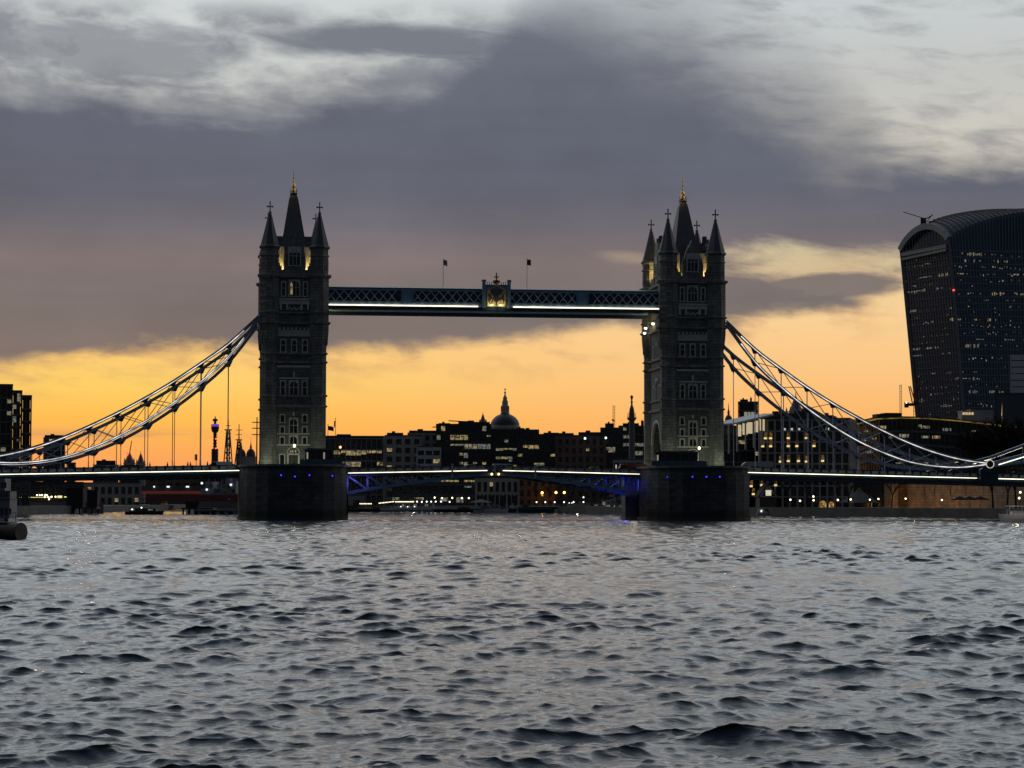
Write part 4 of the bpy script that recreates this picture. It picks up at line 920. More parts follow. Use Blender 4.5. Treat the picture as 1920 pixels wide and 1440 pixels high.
# ---- south bank, left of the bridge
for x0,x1,yt,l,k in ((-40,23,722,'tallest bay of the stepped dark glass apartment block at the left picture edge',0),(22.5,41,734,'middle bay of the stepped glass apartment block at the left edge',1),(40.5,59,743,'lowest right bay of the stepped glass apartment block, greenish windows lit',2)):
    office('apartment_block',l,'building',x0,x1,yt,640,mat('bronze_frame',(.11,.12,.085),.5),dep=16,fl=3.3,bay=1.5,lit=.16,warm=.3,mull=.14,slab=.42,group='stepped bays of the riverside apartments')
office('tower_block','slim grey tower block with a lit sign at its top behind the left chains','building',82,122,821,1500,FGR,dep=18,fl=4,bay=2.2,lit=.0,plant=((.05,.95,1.6),))
_l,_r2,_w,_h=frame_at(82,122,821,1500,GZ)
sg=MB(); 
for i in range(9): 
    if i!=5: sg.box(-3.2+i*.95,-3.2+i*.95+.62,-.35,-.14,_h-2.1,_h-1.0)
sgo=sg.build('lit_sign',emit('sign_white',(1,.95,.85),.7),[o for o in bpy.data.objects if o.name=='tower_block'][0])
office('office_block','small dark box of a building on the skyline left of the first steeple','building',125,142,868,1500,FDK,dep=14,lit=.02)
office('office_block','flat grey office block on the skyline with a recessed top storey','building',175,222,872,1450,FGR,dep=20,lit=.0,plant=((.12,.88,2.6),))
office('office_block','low dark roof on the skyline between two steeples','building',224,262,873,1400,FDK,dep=14,lit=.0)
office('office_block','low grey building just above the left rail near the three masts','building',392,416,872,1350,FGR,dep=14,lit=.02)
def steeple(x,yt,yb,D,label,w=6,mast=False,red=False):
    p=at(x,yt,D); q=at(x,yb,D); h=p.z-GZ; hb=q.z-GZ
    t=thing('church_steeple',label,'steeple',(p.x,p.y,GZ),0,'church steeples on the skyline')
    a=MB(); a.box(-w/2,w/2,-w/2,w/2,0,hb); a.box(-w/2-.3,w/2+.3,-w/2-.3,w/2+.3,hb-.8,hb)
    for s in (-1,1):
        for r_ in (-1,1): a.lathe([(.7,hb),(.6,hb+1.2),(.05,hb+3.2)],4,(s*(w/2-.5),r_*(w/2-.5)))
    a.build('tower',FBG,t)
    b=MB(); 
    if mast: b.lathe([(w*.5,hb),(w*.28,hb+(h-hb)*.25),(.5,hb+(h-hb)*.45)],8); b.tube((0,0,hb+(h-hb)*.4),(1.4,0,h),.4,.25,6)
    else: b.lathe([(w*.52,hb),(w*.36,hb+(h-hb)*.2),(w*.14,hb+(h-hb)*.65),(.1,h-1.5),(.25,h-1.2),(.05,h)],8)
    b.build('spire',FDK,t)
    if red: c=MB(); c.ball((-1.2,-w*.3,hb+(h-hb)*.42),1.0,8); c.build('warning_lamp',REDL,t)
steeple(243,826,868,1500,'short steeple with a thin leaning mast and a red lamp on the left skyline',7,True,True)
steeple(264,845,870,1500,'slender pointed dark steeple on the left skyline, right of the red lamp',6)
steeple(1492,735,778,900,'dark church spire rising behind the bright chain over the hotel roof',7)
steeple(905.5,772,793,1900,'thin needle spire left of the great dome',6)
# telecom tower far away
p=at(403.5,780,4700); t=thing('telecom_tower','tall thin telecom tower with a violet lit ring at its head','tower',(p.x,p.y,GZ)); H=p.z-GZ; s_=4700/FPX
zz=lambda y: at(403.5,y,4700).z-GZ
a=MB(); a.lathe([(6.5*s_,0),(6.5*s_,zz(842)),(3.0*s_,zz(841)),(3.0*s_,zz(812)),(5,zz(811)),(6.6*s_,zz(808)),(7.6*s_,zz(803)),(7.6*s_,zz(800))],16); a.lathe([(2.4*s_,zz(795)),(2.4*s_,zz(790)),(4.6*s_,zz(789.5)),(4.8*s_,zz(787)),(4.2*s_,zz(785.6)),(1.2*s_,zz(785)),(.9*s_,zz(782)),(.5*s_,zz(780))],12); a.build('shaft',mat('distant_concrete',(.06,.045,.045),.9),t)
for i,y in enumerate((838,832,826,820,815)):
    a=MB(); a.lathe([(4.2*s_,zz(y)),(4.2*s_,zz(y-1.5))],12); a.build('dish_gallery',FBR,t)
a=MB(); a.lathe([(7.4*s_,zz(799.8)),(7.4*s_,zz(795.4))],16); a.build('lit_ring',emit('violet_ring',(.28,.10,1),.5),t)
for y in (841,823): a=MB(); a.ball((1.5*s_,-6*s_,zz(y)),1.3*s_,8); a.build('warning_lamp',REDL,t)
# twin domed station towers
for x,l in ((452.5,'left of the two small domed towers close to the left bridge tower'),(470.5,'right of the two small domed towers, partly behind the left bridge tower')):
    D=1400; s_=D/FPX; p=at(x,823,D); t=thing('domed_tower',l,'tower',(p.x,p.y,GZ),0,'twin domed towers'); z=lambda y: at(x,y,D).z-GZ
    a=MB(); a.box(-9.5*s_,9.5*s_,-9.5*s_,9.5*s_,0,z(857)); a.box(-10*s_,10*s_,-10*s_,10*s_,z(858),z(856.5)); a.build('shaft',FBG,t)
    a=MB(); a.lathe([(9*s_,z(856.4)),(8.6*s_,z(851)),(7*s_,z(846)),(4*s_,z(842.5)),(1.6*s_,z(841)),(2.2*s_,z(839)),(1.2*s_,z(835)),(.4*s_,z(829)),(.15*s_,z(820))],16); a.build('dome',mat('lead_dome',(.07,.065,.06),.7),t,smooth=False)
# museum warship moored upstream: hull, superstructure, two lattice masts
SH=mat('ship_grey',(.17,.185,.20),.6,0,.2,.3); SHD=mat('ship_dark',(.05,.055,.06),.6,0,.2,.3)
D=700; s_=D/FPX; p0=at(425,945,D); d=ray(425,900); t=thing('warship','large grey warship with two lattice masts moored beyond the left side span','ship',(p0.x,p0.y,0),-math.atan2(d.x,d.y)-R(24))
X=lambda x:(x-425)*s_; Zs=lambda y:at(425,y,D).z
a=MB(); 
pr=[(-19,0),(-17,Zs(938)),(-19.5,Zs(931)),(16,Zs(933)),(14,0)]
a.prism([(-10,-2),(-16,5),(-10,9),(9,9),(20,4),(20,0),(9,-2)],'z',-1,Zs(934)); a.build('hull',SH,t)
for x0,x1,y0,y1,yt,yb in ((X(372),X(398),0,7,916,934),(X(378),X(392),1,6,903,916),(X(398),X(450),-1,7,925,934),(X(402),X(414),1,6,908,925),(X(414),X(426),0,7,915,925),(X(428),X(446),-1,7,902,925),(X(417),X(423),2,5,890,915),(X(436),X(445),1,6,880,902)):
    a=MB(); a.box(x0,x1,y0,y1,Zs(yb),Zs(yt)); a.build('deckhouse',SH,t)
a=MB()
for x0,x1,yt,yb in ((377,384,910,914),(388,396,908,915),(404,412,918,923),(430,436,908,916),(438,444,918,923),(418,424,922,925)): a=MB(); a.box(X(x0),X(x1),-1.15 if x0>427 else -.1,-.9 if x0>427 else .05,Zs(yb),Zs(yt)); a.build('dark_recess',SHD,t)
for k,(x,y) in enumerate(((377.8,906),(437,909),(421,894),(388,918))): a=MB(); a.ball((X(x),-1.4,Zs(y)),.38,8); a.build('deck_lamp',emit('ship_lamp',(.8,.9,1),1.2),t)
def lmast(xc,yb,ym,yt,wb,arms):
    a=MB(); X0=X(xc)
    for s in (-1,1):
        for y in (2,5):a.bar((X0+s*wb*s_,y+0,Zs(yb)),(X0+s*wb*.45*s_,3.5,Zs(ym)),.28)
    n=8
    for i in range(n):
        f,g=i/n,(i+1)/n; w0=wb*(1-.55*f)*s_; w1=wb*(1-.55*g)*s_; z0=Zs(yb)+(Zs(ym)-Zs(yb))*f; z1=Zs(yb)+(Zs(ym)-Zs(yb))*g
        a.bar((X0-w0,3.5,z0),(X0+w1,3.5,z1),.16); a.bar((X0+w0,3.5,z0),(X0-w1,3.5,z1),.16); a.bar((X0-w1,3.5,z1),(X0+w1,3.5,z1),.16)
    a.box(X0-wb*.8*s_,X0+wb*.8*s_,2.5,4.5,Zs(ym),Zs(ym-2)); a.tube((X0,3.5,Zs(ym)),(X0,3.5,Zs(yt)),.22,.1,6)
    for y,w in arms: a.bar((X0-w*s_,3.5,Zs(y)),(X0+w*s_,3.5,Zs(y)),.16)
    for q in range(3): a.box(X0-wb*.5*s_,X0+wb*.4*s_,2.6,4.4,Zs(ym+16+q*14),Zs(ym+13+q*14))
    a.build('lattice_mast',STEEL,t)
lmast(417.5,890,806,783,6.5,((797,5),(812,6)))
lmast(439.5,880,825,794,5,((805.5,7),(814,6),(830,5)))
tg=MB(); pa_=at(482,782,760); tg.tube((0,0,0),(0,0,pa_.z-GZ),.35,.2,6); 
for y in (792,803,815): tg.bar((-1.6,0,at(482,y,760).z-GZ),(1.2,0,at(482,y,760).z-GZ),.3)
o=tg.build('radio_mast',STEEL); o.location=(pa_.x,pa_.y,GZ); tag(o,'thin dark mast with short arms just left of the left bridge tower','mast')
# ---- buildings upstream between the towers
office('office_block','long low grey office with two lit window rows, right of the left bridge tower','building',590,726,821,1050,FGR,dep=40,fl=5.2,bay=2.4,rows={6:.35,5:.03,4:.75,3:.6,2:.2,'*':.06},warm=.75,plant=((.0,1,.9),),cap=80,seed=3)
office('office_block','pale stone office with a stepped roof beside the long low grey one','building',722,790,817,1040,FBG,dep=30,fl=3.9,bay=4.2,lit=.10,mull=1.7,slab=1.5,warm=.6,plant=((.05,.5,1.2),))
office('office_block','pale stone block with a taller penthouse left of the big dark glass office','building',767,822,811,1065,FBG,dep=30,fl=3.9,bay=3.8,lit=.08,mull=1.5,slab=1.3,plant=((.0,.95,.8),))
office('office_block','pale low front wing with bands of windows under the stepped stone blocks','building',782,826,838,1010,FPL,dep=18,fl=3.8,bay=3.2,lit=.10,mull=.6,slab=1.6)
office('office_block','big dark glass office left of the great dome, with cranes on its roof','building',818,921,796,1030,FBL,dep=45,fl=4.0,bay=2.0,rows={8:.22,7:.35,6:.5,5:.25,4:.5,3:.35,2:.5,1:.3,'*':.18},warm=.35,plant=((.04,.25,.6),(.4,.98,1.2)),cap=70,seed=11)
office('office_block','dark glass office wing directly below the great dome','building',921.5,985,806,1032,FBL,dep=40,fl=4.0,bay=2.0,rows={7:.3,6:.45,5:.25,4:.45,3:.3,2:.4,'*':.15},warm=.35,plant=((.75,.98,.8),),cap=50,seed=14)
office('office_block','dark stepped office right of the great dome with rows of small lights','building',970,1052,815,1000,FBL,dep=36,fl=3.9,bay=2.4,rows={7:.3,6:.35,4:.4,3:.35,'*':.12},warm=.5,plant=((.05,.5,2.2),(.6,.95,.8)),cap=60,seed=12)
office('office_block','brown brick office with two white roof lamps, left of the tall column','building',1044,1134,817,960,FBR,dep=34,fl=3.8,bay=3.0,lit=.02,mull=1.5,slab=1.5,plant=((.0,.35,1.0),(.45,.95,1.4)),seed=5)
office('office_block','near black office slab directly left of the tall column','building',1126,1168,803,975,FBL,dep=30,fl=3.9,bay=3,lit=.03,plant=((.2,.6,2),))
office('office_block','dark office with a white ribbon of windows behind the tall column','building',1160,1236,799,1270,FDK,dep=30,fl=4.4,bay=2.2,rows={7:.75,5:.6,4:.4,'*':.08},warm=.05,cap=60,plant=((.1,.5,1.5),(.55,.62,3)),seed=6)
office('office_block','low grey building with a sloping roof at the foot of the tall column','building',1150,1215,862,930,FGR,dep=20,fl=3.6,bay=3,lit=.1,slab=1.2)
for x,y,D_,l in ((1097,822,955,'left of two white roof lamps on the brown office'),(1136,821,950,'right of two white roof lamps beside the near black slab')):
    p=at(x,y,D_); t=thing('roof_lamp',l,'lamp',(p.x,p.y,p.z-1.6),0,'white roof lamps'); a=MB(); a.tube((0,0,-1.5),(0,0,1.3),.12,.1,6); a.build('post',STEEL,t); a=MB(); a.ball((0,0,1.6),.45,8); a.build('lens',LAMPC,t)
# great domed cathedral
D=2100; s_=D/FPX*1.05; p=at(947,727,D); t=thing('cathedral','great domed cathedral with a lantern and cross on the skyline between the towers','cathedral',(p.x,p.y,GZ)); z=lambda y: at(947,y,D).z-GZ
a=MB(); a.lathe([(27*s_,z(880)),(27*s_,z(822)),(28*s_,z(821)),(28*s_,z(818)),(24.5*s_,z(817)),(24.5*s_,z(803)),(26*s_,z(802)),(26*s_,z(799))],32); 
for i in range(32): b=2*math.pi*i/32; a.tube((25.6*s_*math.cos(b),25.6*s_*math.sin(b),z(817)),(25.6*s_*math.cos(b),25.6*s_*math.sin(b),z(803)),.9,.9,6)
a.box(-60*s_,60*s_,0,60*s_,0,z(840)); a.build('drum',FBG,t)
a=MB(); prf=[(26*s_*math.sin(R(90-k*7.2))*1.0,z(799)+(z(775.5)-z(799))*math.sin(R(k*7.2))) for k in range(0,12)]
a.lathe([(26*s_,z(799))]+[(r*1.0,q) for r,q in prf]+[(7*s_,z(775))],32); a.build('dome',mat('lead_grey_dome',(.036,.034,.035),.6,0,.15,.15),t,smooth=True)
a=MB(); a.lathe([(8.5*s_,z(776)),(8.5*s_,z(774)),(6.6*s_,z(773.5)),(6.2*s_,z(762)),(7*s_,z(761)),(5.4*s_,z(759.5)),(5.2*s_,z(752)),(3.8*s_,z(750)),(3.6*s_,z(745)),(2.2*s_,z(743)),(1.2*s_,z(740)),(1.0*s_,z(738)),(1.7*s_,z(737)),(1.7*s_,z(735)),(.5*s_,z(734)),(.4*s_,z(727))],12)
for i in range(8): b=math.pi*i/4; a.tube((6.6*s_*math.cos(b),6.6*s_*math.sin(b),z(773)),(6.6*s_*math.cos(b),6.6*s_*math.sin(b),z(762)),.6,.6,6)
a.build('lantern',FBG,t); a=MB(); a.box(-1.9*s_,1.9*s_,-.4,.4,z(731),z(729.8)); a.build('cross',FBR,t)
# column with gallery and urn
D=1150; s_=D/FPX; p=at(1184.5,741,D); t=thing('monument_column','tall stone column with a caged gallery and flaming urn, left of the right tower','column',(p.x,p.y,GZ)); z=lambda y: at(1184.5,y,D).z-GZ
a=MB(); a.box(-8*s_,8*s_,-8*s_,8*s_,0,z(862)); a.lathe([(6.6*s_,z(862)),(5.6*s_,z(858)),(5.2*s_,z(790)),(5.6*s_,z(789))],16); a.build('shaft',mat('column_stone',(.13,.125,.12),.85),t)
a=MB(); a.lathe([(5.5*s_,z(789)),(8.6*s_,z(786)),(8.8*s_,z(783)),(8*s_,z(782.6))],16)
for i in range(12): b=math.pi*i/6; a.bar((8.3*s_*math.cos(b),8.3*s_*math.sin(b),z(783)),(7.0*s_*math.cos(b),7.0*s_*math.sin(b),z(774)),.12)
a.build('gallery',FBR,t)
a=MB(); a.lathe([(4.9*s_,z(783)),(4.9*s_,z(772)),(4.2*s_,z(767)),(2.6*s_,z(762)),(1.8*s_,z(760)),(1.5*s_,z(756)),(2.4*s_,z(754)),(1.3*s_,z(751.5)),(1.5*s_,z(749)),(2.7*s_,z(745)),(2.5*s_,z(742.5)),(.8*s_,z(741))],12); a.build('urn',FBR,t)
# cranes
def crane(x,yb,yt,D,label,jib=None,jib2=None,w=1.2,c=STEEL,cab=False):
    p=at(x,yb,D); base=p.z; q=at(x,yt,D); h=q.z-base; s=D/FPX
    t=thing('tower_crane',label,'crane',(p.x,p.y,base),-math.atan2(ray(x,800).x,ray(x,800).y),'cranes on the skyline')
    a=MB()
    for sx in (-1,1):
        for sy in (-1,1): a.bar((sx*w/2,sy*w/2,-6),(sx*w/2,sy*w/2,h),.22)
    n=max(3,int(h/w/1.4))
    for i in range(n): a.bar((-w/2,-w/2,h*i/n),(w/2,-w/2,h*(i+1)/n),.14); a.bar((w/2,w/2,h*i/n),(-w/2,w/2,h*(i+1)/n),.14)
    a.build('mast',c,t)
    if jib:
        for k,j in enumerate((jib,jib2)):
            if not j: continue
            b=MB(); e=((j[0]-x)*s,0,at(x,j[1],D).z-base); st=((j[2]-x)*s if len(j)>2 else 0,0,at(x,j[3],D).z-base if len(j)>3 else h)
            for o_ in (-.6,.6): b.bar((st[0]+o_,0,st[2]),(e[0]+o_*.5,0,e[2]),.42)
            for i in range(10):
                f=i/10; g=(i+1)/10; L=lambda f,o_:(st[0]+(e[0]-st[0])*f+o_*(1-.5*f),0,st[2]+(e[2]-st[2])*f)
                b.bar(L(f,-.6),L(g,.6),.12)
            b.build('jib',c,t)
    if cab:
        b=MB(); b.box(-22*s,4*s,-1,1,h-4*s,h+1*s); b.box(-22*s,-14*s,-1.2,1.2,h-7*s,h+3*s); b.build('machine_deck',BLK,t); b=MB(); b.ball((-18*s,-1.4,h+2*s),.32,8); b.build('floodlight',LAMPC,t)
    return t
crane(1151,800,760,1400,'thin distant crane mast left of the tall column',(1148,786,1151,790))
crane(862,796,790,1050,'small flat rooftop crane on the left end of the dark glass office',(880,790.5,862,790),(842,789,862,790),w=.8)
crane(835,803,799,1060,'lowest small crane at the left end of the dark glass office roof',(850,797,835,799),(812,801,835,799),w=.8)
crane(1689,778,721,1300,'bare pale crane mast left of the leaning skyscraper',w=1.1,c=FBR)
RCR=mat('crane_red',(.28,.03,.02),.6)
crane(1718,778,757,900,'red luffing crane with black machine deck left of the leaning skyscraper',(1706,724,1714,757),(1724,707,1716,757),w=2.0,c=RCR,cab=True)
for x,y0,y1,l,k in ((615,824,796,'dark wind-filled flag on the long low office roof right of the left tower',True),(629,824,785,'drooping narrow flag on the taller pole beside the dark flag',True)):
    p=at(x,y1,1040); q=at(x,y0,1040); h=p.z-q.z; t=thing('flagpole',l,'flag',(p.x,p.y,q.z)); a=MB(); a.tube((0,0,-1),(0,0,h),.16,.1,6); a.ball((0,0,h),.25,6); a.build('pole',FBR,t)
    b=MB(); big=x<620; fw,fh=(2.5,2.0) if big else (.7,2.8)
    b.add([(i/5*fw*(1 if big else -1)+.1,.2*math.sin(i*1.3),h-.6-j/4*fh-(.5*(i/5)**1.4 if big else .6*i/5)) for j in range(5) for i in range(6)],[(j*6+i,j*6+i+1,(j+1)*6+i+1,(j+1)*6+i) for j in range(4) for i in range(5)]); f=b.build('flag_cloth',mat('flag_dark',(.05,.03,.04),.9),t); so_=f.modifiers.new('t','SOLIDIFY'); so_.thickness=.05
# classical riverside house with arcades
t=office('custom_house','long pale classical riverside building with tall arched openings, under the middle span','building',893,972,896,960,FBG,dep=18,fl=5.5,bay=2.6,lit=.02,mull=1.1,slab=1.7,seed=9)
loc,rzz,w,h=frame_at(893,972,896,960,GZ); a=MB()
for i in range(11):
    x=-w/2+w*(i+.5)/11; a.box(x-.42,x+.42,-.22,-.13,1.2,4.4); a.tube((x,-.22,4.4),(x,-.13,4.4),.42,.42,10)
a.build('arcade',BLK,t)
office('office_block','dark warehouse range behind the bare trees with sodium lamps','building',972,1065,893,985,FBR,dep=20,fl=4.2,bay=3.2,lit=.03,mull=1.6,slab=1.8)
office('office_block','grey range behind the moored boats left of the right pier','building',1060,1180,905,990,FDK,dep=20,fl=4,bay=3.2,lit=.06,mull=1.4,slab=1.6)
office('office_block','low pale pavilion with a brick red roof right of the left pier','building',636,680,929,1000,FGR,dep=18,fl=4,bay=5,lit=.0,mull=2.2,slab=2)
office('office_block','lower glass floors with white lights beneath the left bascule leaf','building',735,900,905,985,FDK,dep=22,fl=4.2,bay=3.4,lit=.28,warm=.1,slab=1.3,seed=21)
office('office_block','pale stone wharf with lit windows beneath the left side span','building',150,262,906,1050,FBG,dep=20,fl=5,bay=3.2,lit=.30,warm=.9,mull=1.3,slab=1.7,cap=50)
office('office_block','dark wharf buildings beneath the left side span, close to the picture edge','building',8,155,905,760,FBL,dep=20,fl=4,bay=3.2,lit=.03)
for x0,x1,yt,l in ((240,318,890,'left of three low dark ranges closing the river beyond the red lit road bridge'),(312,386,886,'middle of three low dark ranges closing the river beyond the red lit road bridge'),(380,470,889,'right of three low dark ranges closing the river beyond the red lit road bridge')):
    office('riverside_range',l,'building',x0,x1,yt,1560,FBR,dep=20,fl=5,bay=5,lit=.05,mull=2,slab=2,base=-1,group='ranges beyond the road bridge')
# ---- old road bridge far upstream, its low arch lit red
D=1150; pts=[at(x,944,D) for x in (150,455)]; mid=(pts[0]+pts[1])/2; ax=(pts[1]-pts[0]); t=thing('road_bridge','distant low road bridge with a red lit flank, seen beneath the left side span','bridge',(mid.x,mid.y,0),math.atan2(ax.y,ax.x)); L_=ax.length/2
z=lambda y: at(300,y,D).z
a=MB(); a.box(-L_,L_,0,26,z(920),z(911)); 
for i in (-.62,-.08,.5): a.box(L_*i-2.5,L_*i+2.5,0,26,-1,z(928))
a.build('deck',FDK,t)
a=MB(); 
for x0,x1 in ((-1,-.62),(-.62,-.08),(-.08,.5),(.5,1)):
    c=(x0+x1)/2*L_; hw=(x1-x0)/2*L_; P=[(c+hw*k/8,z(922)-(z(922)-z(936))*(abs(k)/8)**2.2) for k in range(-8,9)]
    a.prism([(c-hw,z(919.9))]+P+[(c+hw,z(919.9))],'y',.3,25.7)
a.build('arch',mat('bridge_concrete',(.2,.19,.18),.8),t)
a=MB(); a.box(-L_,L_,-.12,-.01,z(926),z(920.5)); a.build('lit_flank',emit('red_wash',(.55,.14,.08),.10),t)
for x in (314,316.5,350,353,289): a=MB(); p=at(x,912.5,D-4); a.ball((0,0,0),.45,8); o=a.build('car_lamp',emit('far_headlight',(1,.97,.9),1.2),t); o.matrix_parent_inverse=Matrix(); o.location=((x-302.5)*D/FPX,-.5,p.z)
# ---- right bank: hotel, offices, skyscraper
office('hotel','glass and stone riverside hotel with lit rooms behind the right chains, left wing','building',1352,1432,800,690,FDK,dep=26,fl=3.5,bay=2.6,lit=.14,warm=.8,ang=R(18),slab=.5,mull=.16,seed=31,cap=50)
office('hotel','main front of the riverside hotel, grid of windows with warm balcony lamps','building',1425,1592,786,680,FGR,dep=24,fl=3.45,bay=2.3,lit=.0,ang=R(-6),slab=.42,mull=.55,plant=((.0,.35,1.6),(.36,.62,2.2),(.66,.8,1)),seed=32)
ho=[o for o in bpy.data.objects if o.name.startswith('hotel') and o.get('label','').startswith('main')][0]
loc,rzz,w,h=frame_at(1425,1592,786,680,GZ); rg=random.Random(4)
for x,y in ((1478,821),(1478,836),(1445,821),(1445,836),(1494,836),(1512,821),(1478,864),(1497,864),(1512,865),(1542,864),(1430,836),(1463,865),(1526,836),(1435,821),(1454,909),(1428,909),(1412,926),(1408,911)):
    zc=at(x,y,680).z-GZ; xc=(x-1508.5)*680/FPX; g=MB(); g.box(xc-.42,xc+.42,.30,.37,zc-.3,zc+1.7); g.build('window',emit('amber_window',(1,.55,.16),.15,2),ho); g=MB(); g.box(xc-.42,xc+.42,-.42,-.30,zc-.35,zc+.2); g.build('balcony_lamp',emit('amber_lamp2',(1,.72,.30),1.0),ho)
for i in range(9):
    x=1470+i*13.5; zc=at(x,804,680).z-GZ; xc=(x-1508.5)*680/FPX; g=MB(); g.box(xc-.5,xc+.5,.28,.36,zc-.4,zc+.25)
    if i in (0,1,2,3,6,7): g.build('window',emit('cool_window',(.8,.95,.75),.5),ho)
t=thing('roof_canopy','sloping white roof canopy over the hotel left wing, lit from below','roof canopy',tuple(at(1392,792,672))); a=MB()
p0=at(1353,796,672)-at(1392,792,672); p1=at(1430,778,684)-at(1392,792,672)
a.bar(p0,p1,9,.5); a.build('slab',FPL,t)
for f in (.1,.3,.5,.7,.9):
    q=p0+(p1-p0)*f; b=MB(); b.box(q.x-.2,q.x+.2,q.y-4.2,q.y-3.8,q.z-9,q.z-.3); b.build('column',FPL,t)
for f in (.35,.5,.62,.76,.92):
    q=p0+(p1-p0)*f; b=MB(); b.box(q.x-.75,q.x+.75,q.y-3.5,q.y-3.4,q.z-4.6,q.z-1.2); b.build('lit_pane',emit('canopy_glow',(1,.82,.5),.5),t)
office('tower_block','dark square tower block with a pale lit sign, right of the right tower','building',1384,1421,754,1150,FDK,dep=14,fl=4,bay=14,lit=0,plant=((.1,.5,1.2),(.6,.7,2)))
tb=[o for o in bpy.data.objects if o.name.startswith('tower_block')][-1]; loc,rzz,w,h=frame_at(1384,1421,754,1150,GZ); g=MB()
for x0,x1,z0,z1 in ((-2.2,-.6,-9.2,-5),(-.2,.9,-7.6,-5),(1.3,2.6,-8.2,-5),(2.9,3.6,-7.0,-5)): g.box(x0+.3,x1+.3,-.3,-.15,h+z0,h+z1)
g.build('lit_sign',emit('sign_grey',(.9,.88,.72),.26),tb)
D=1000; p=at(1366,756,D); s_=D/FPX; t=thing('domed_tower','small dark cupola peeping over the hotel roof beside the right tower','tower',(p.x,p.y,GZ)); z=lambda y: at(1366,y,D).z-GZ
a=MB(); a.box(-7*s_,7*s_,-7*s_,7*s_,0,z(790)); a.build('shaft',FBR,t); a=MB(); a.lathe([(7*s_,z(790)),(6.5*s_,z(784)),(4.5*s_,z(780)),(2*s_,z(778)),(2.2*s_,z(772)),(1*s_,z(768)),(.2*s_,z(755))],12); a.build('dome',FDK,t)
# long curved office with a lit eave
def curved():
    t=thing('curved_office','long curved dark office with a lit yellow eave in front of the leaning skyscraper','building',tuple(Vector((at(1750,800,760).x,at(1750,800,760).y,GZ))))
    O=Vector(t.location); P=[]
    prof=[(1585,806),(1600,796),(1625,787),(1650,781.5),(1690,780),(1740,781),(1790,785),(1840,790.5),(1885,796),(1930,802),(1990,810)]
    for i,(x,y) in enumerate(prof):
        f=i/(len(prof)-1); D=745+ (f-.45)**2*90-18*f; P.append(at(x,y,D)-O)
    nf=7
    def strip(mb,zf,off,hh,th):
        for a,b,fa in [(P[i],P[i+1],i) for i in range(len(P)-1)]:
            da=Vector((b.x-a.x,b.y-a.y,0)).normalized(); n=Vector((da.y,-da.x,0))
            q=[Vector((a.x,a.y,a.z+zf))+n*off,Vector((b.x,b.y,b.z+zf))+n*off]
            i0=[q[0]-n*th,q[1]-n*th]
            vs=[q[0],q[1],i0[1],i0[0]]; mb.add([tuple(v) for v in vs]+[(v.x,v.y,v.z+hh) for v in vs],[(3,2,1,0),(4,5,6,7),(0,1,5,4),(1,2,6,5),(2,3,7,6),(3,0,4,7)])
    a=MB()
    for i in range(len(P)-1):
        p,q=P[i],P[i+1]; a.add([(p.x,p.y,0),(q.x,q.y,0),(q.x,q.y+18,0),(p.x,p.y+18,0),(p.x,p.y,p.z-.6),(q.x,q.y,q.z-.6),(q.x,q.y+18,q.z-.6),(p.x,p.y+18,p.z-.6)],[(3,2,1,0),(4,5,6,7),(0,1,5,4),(1,2,6,5),(2,3,7,6),(3,0,4,7)])
    a.build('wall',GLASS,t)
    a=MB(); strip(a,-.55,2.4,.4,12); a.build('roof',ROOFM,t)
    a=MB(); strip(a,-.85,2.2,.28,1.6); a.build('lit_eave',emit('eave_glow',(.85,.62,.13),.24,.35),t)
    for k in range(1,nf):
        a=MB(); strip(a,-k*4.4-.9,.5,.75,1); a.build('floor_band',FDK,t)
    rg=random.Random(8); n=0
    cu=[0]
    for k in range(nf):
        for i in range(1,len(P)-2):
            for f in (.1,.3,.5,.7,.9):
                pr=.16 if k<4 else .06
                if rg.random()<pr and n<55:
                    c=P[i]+(P[i+1]-P[i])*f; da=Vector((P[i+1].x-P[i].x,P[i+1].y-P[i].y,0)).normalized(); nn=Vector((da.y,-da.x,0)); w=.5+rg.random()*1.1; zc=c.z-k*4.4-2.6+rg.random()*.8-(1.2 if k==0 else 0)
                    g=MB(); g.bar(c+nn*.15-da*w+Vector((0,0,zc-c.z)),c+nn*.15+da*w+Vector((0,0,zc-c.z)),.05,.45+rg.random()*.7); g.build('window',rg.choice((WINW,WINC,WINB,WINC)),t); n+=1
    mlt=MB()
    for i in range(len(P)-1):
        for f in (0,.2,.4,.6,.8):
            c=P[i]+(P[i+1]-P[i])*f; da=Vector((P[i+1].x-P[i].x,P[i+1].y-P[i].y,0)).normalized(); nn=Vector((da.y,-da.x,0)); c2=c+nn*.25; mlt.box(c2.x-.1,c2.x+.1,c2.y-.12,c2.y+.12,0,c.z-.8)
    mlt.build('mullion',FDK,t)
    a=MB(); 
    for x0,x1,yt,yb in ((1645,1660,776,783),(1660,1692,774,781)): p=at(x0,yb,760)-O; q=at(x1,yt,760)-O; a.box(p.x,q.x,p.y,p.y+6,p.z,q.z)
    a.build('plant_room',ROOFM,t)
curved()
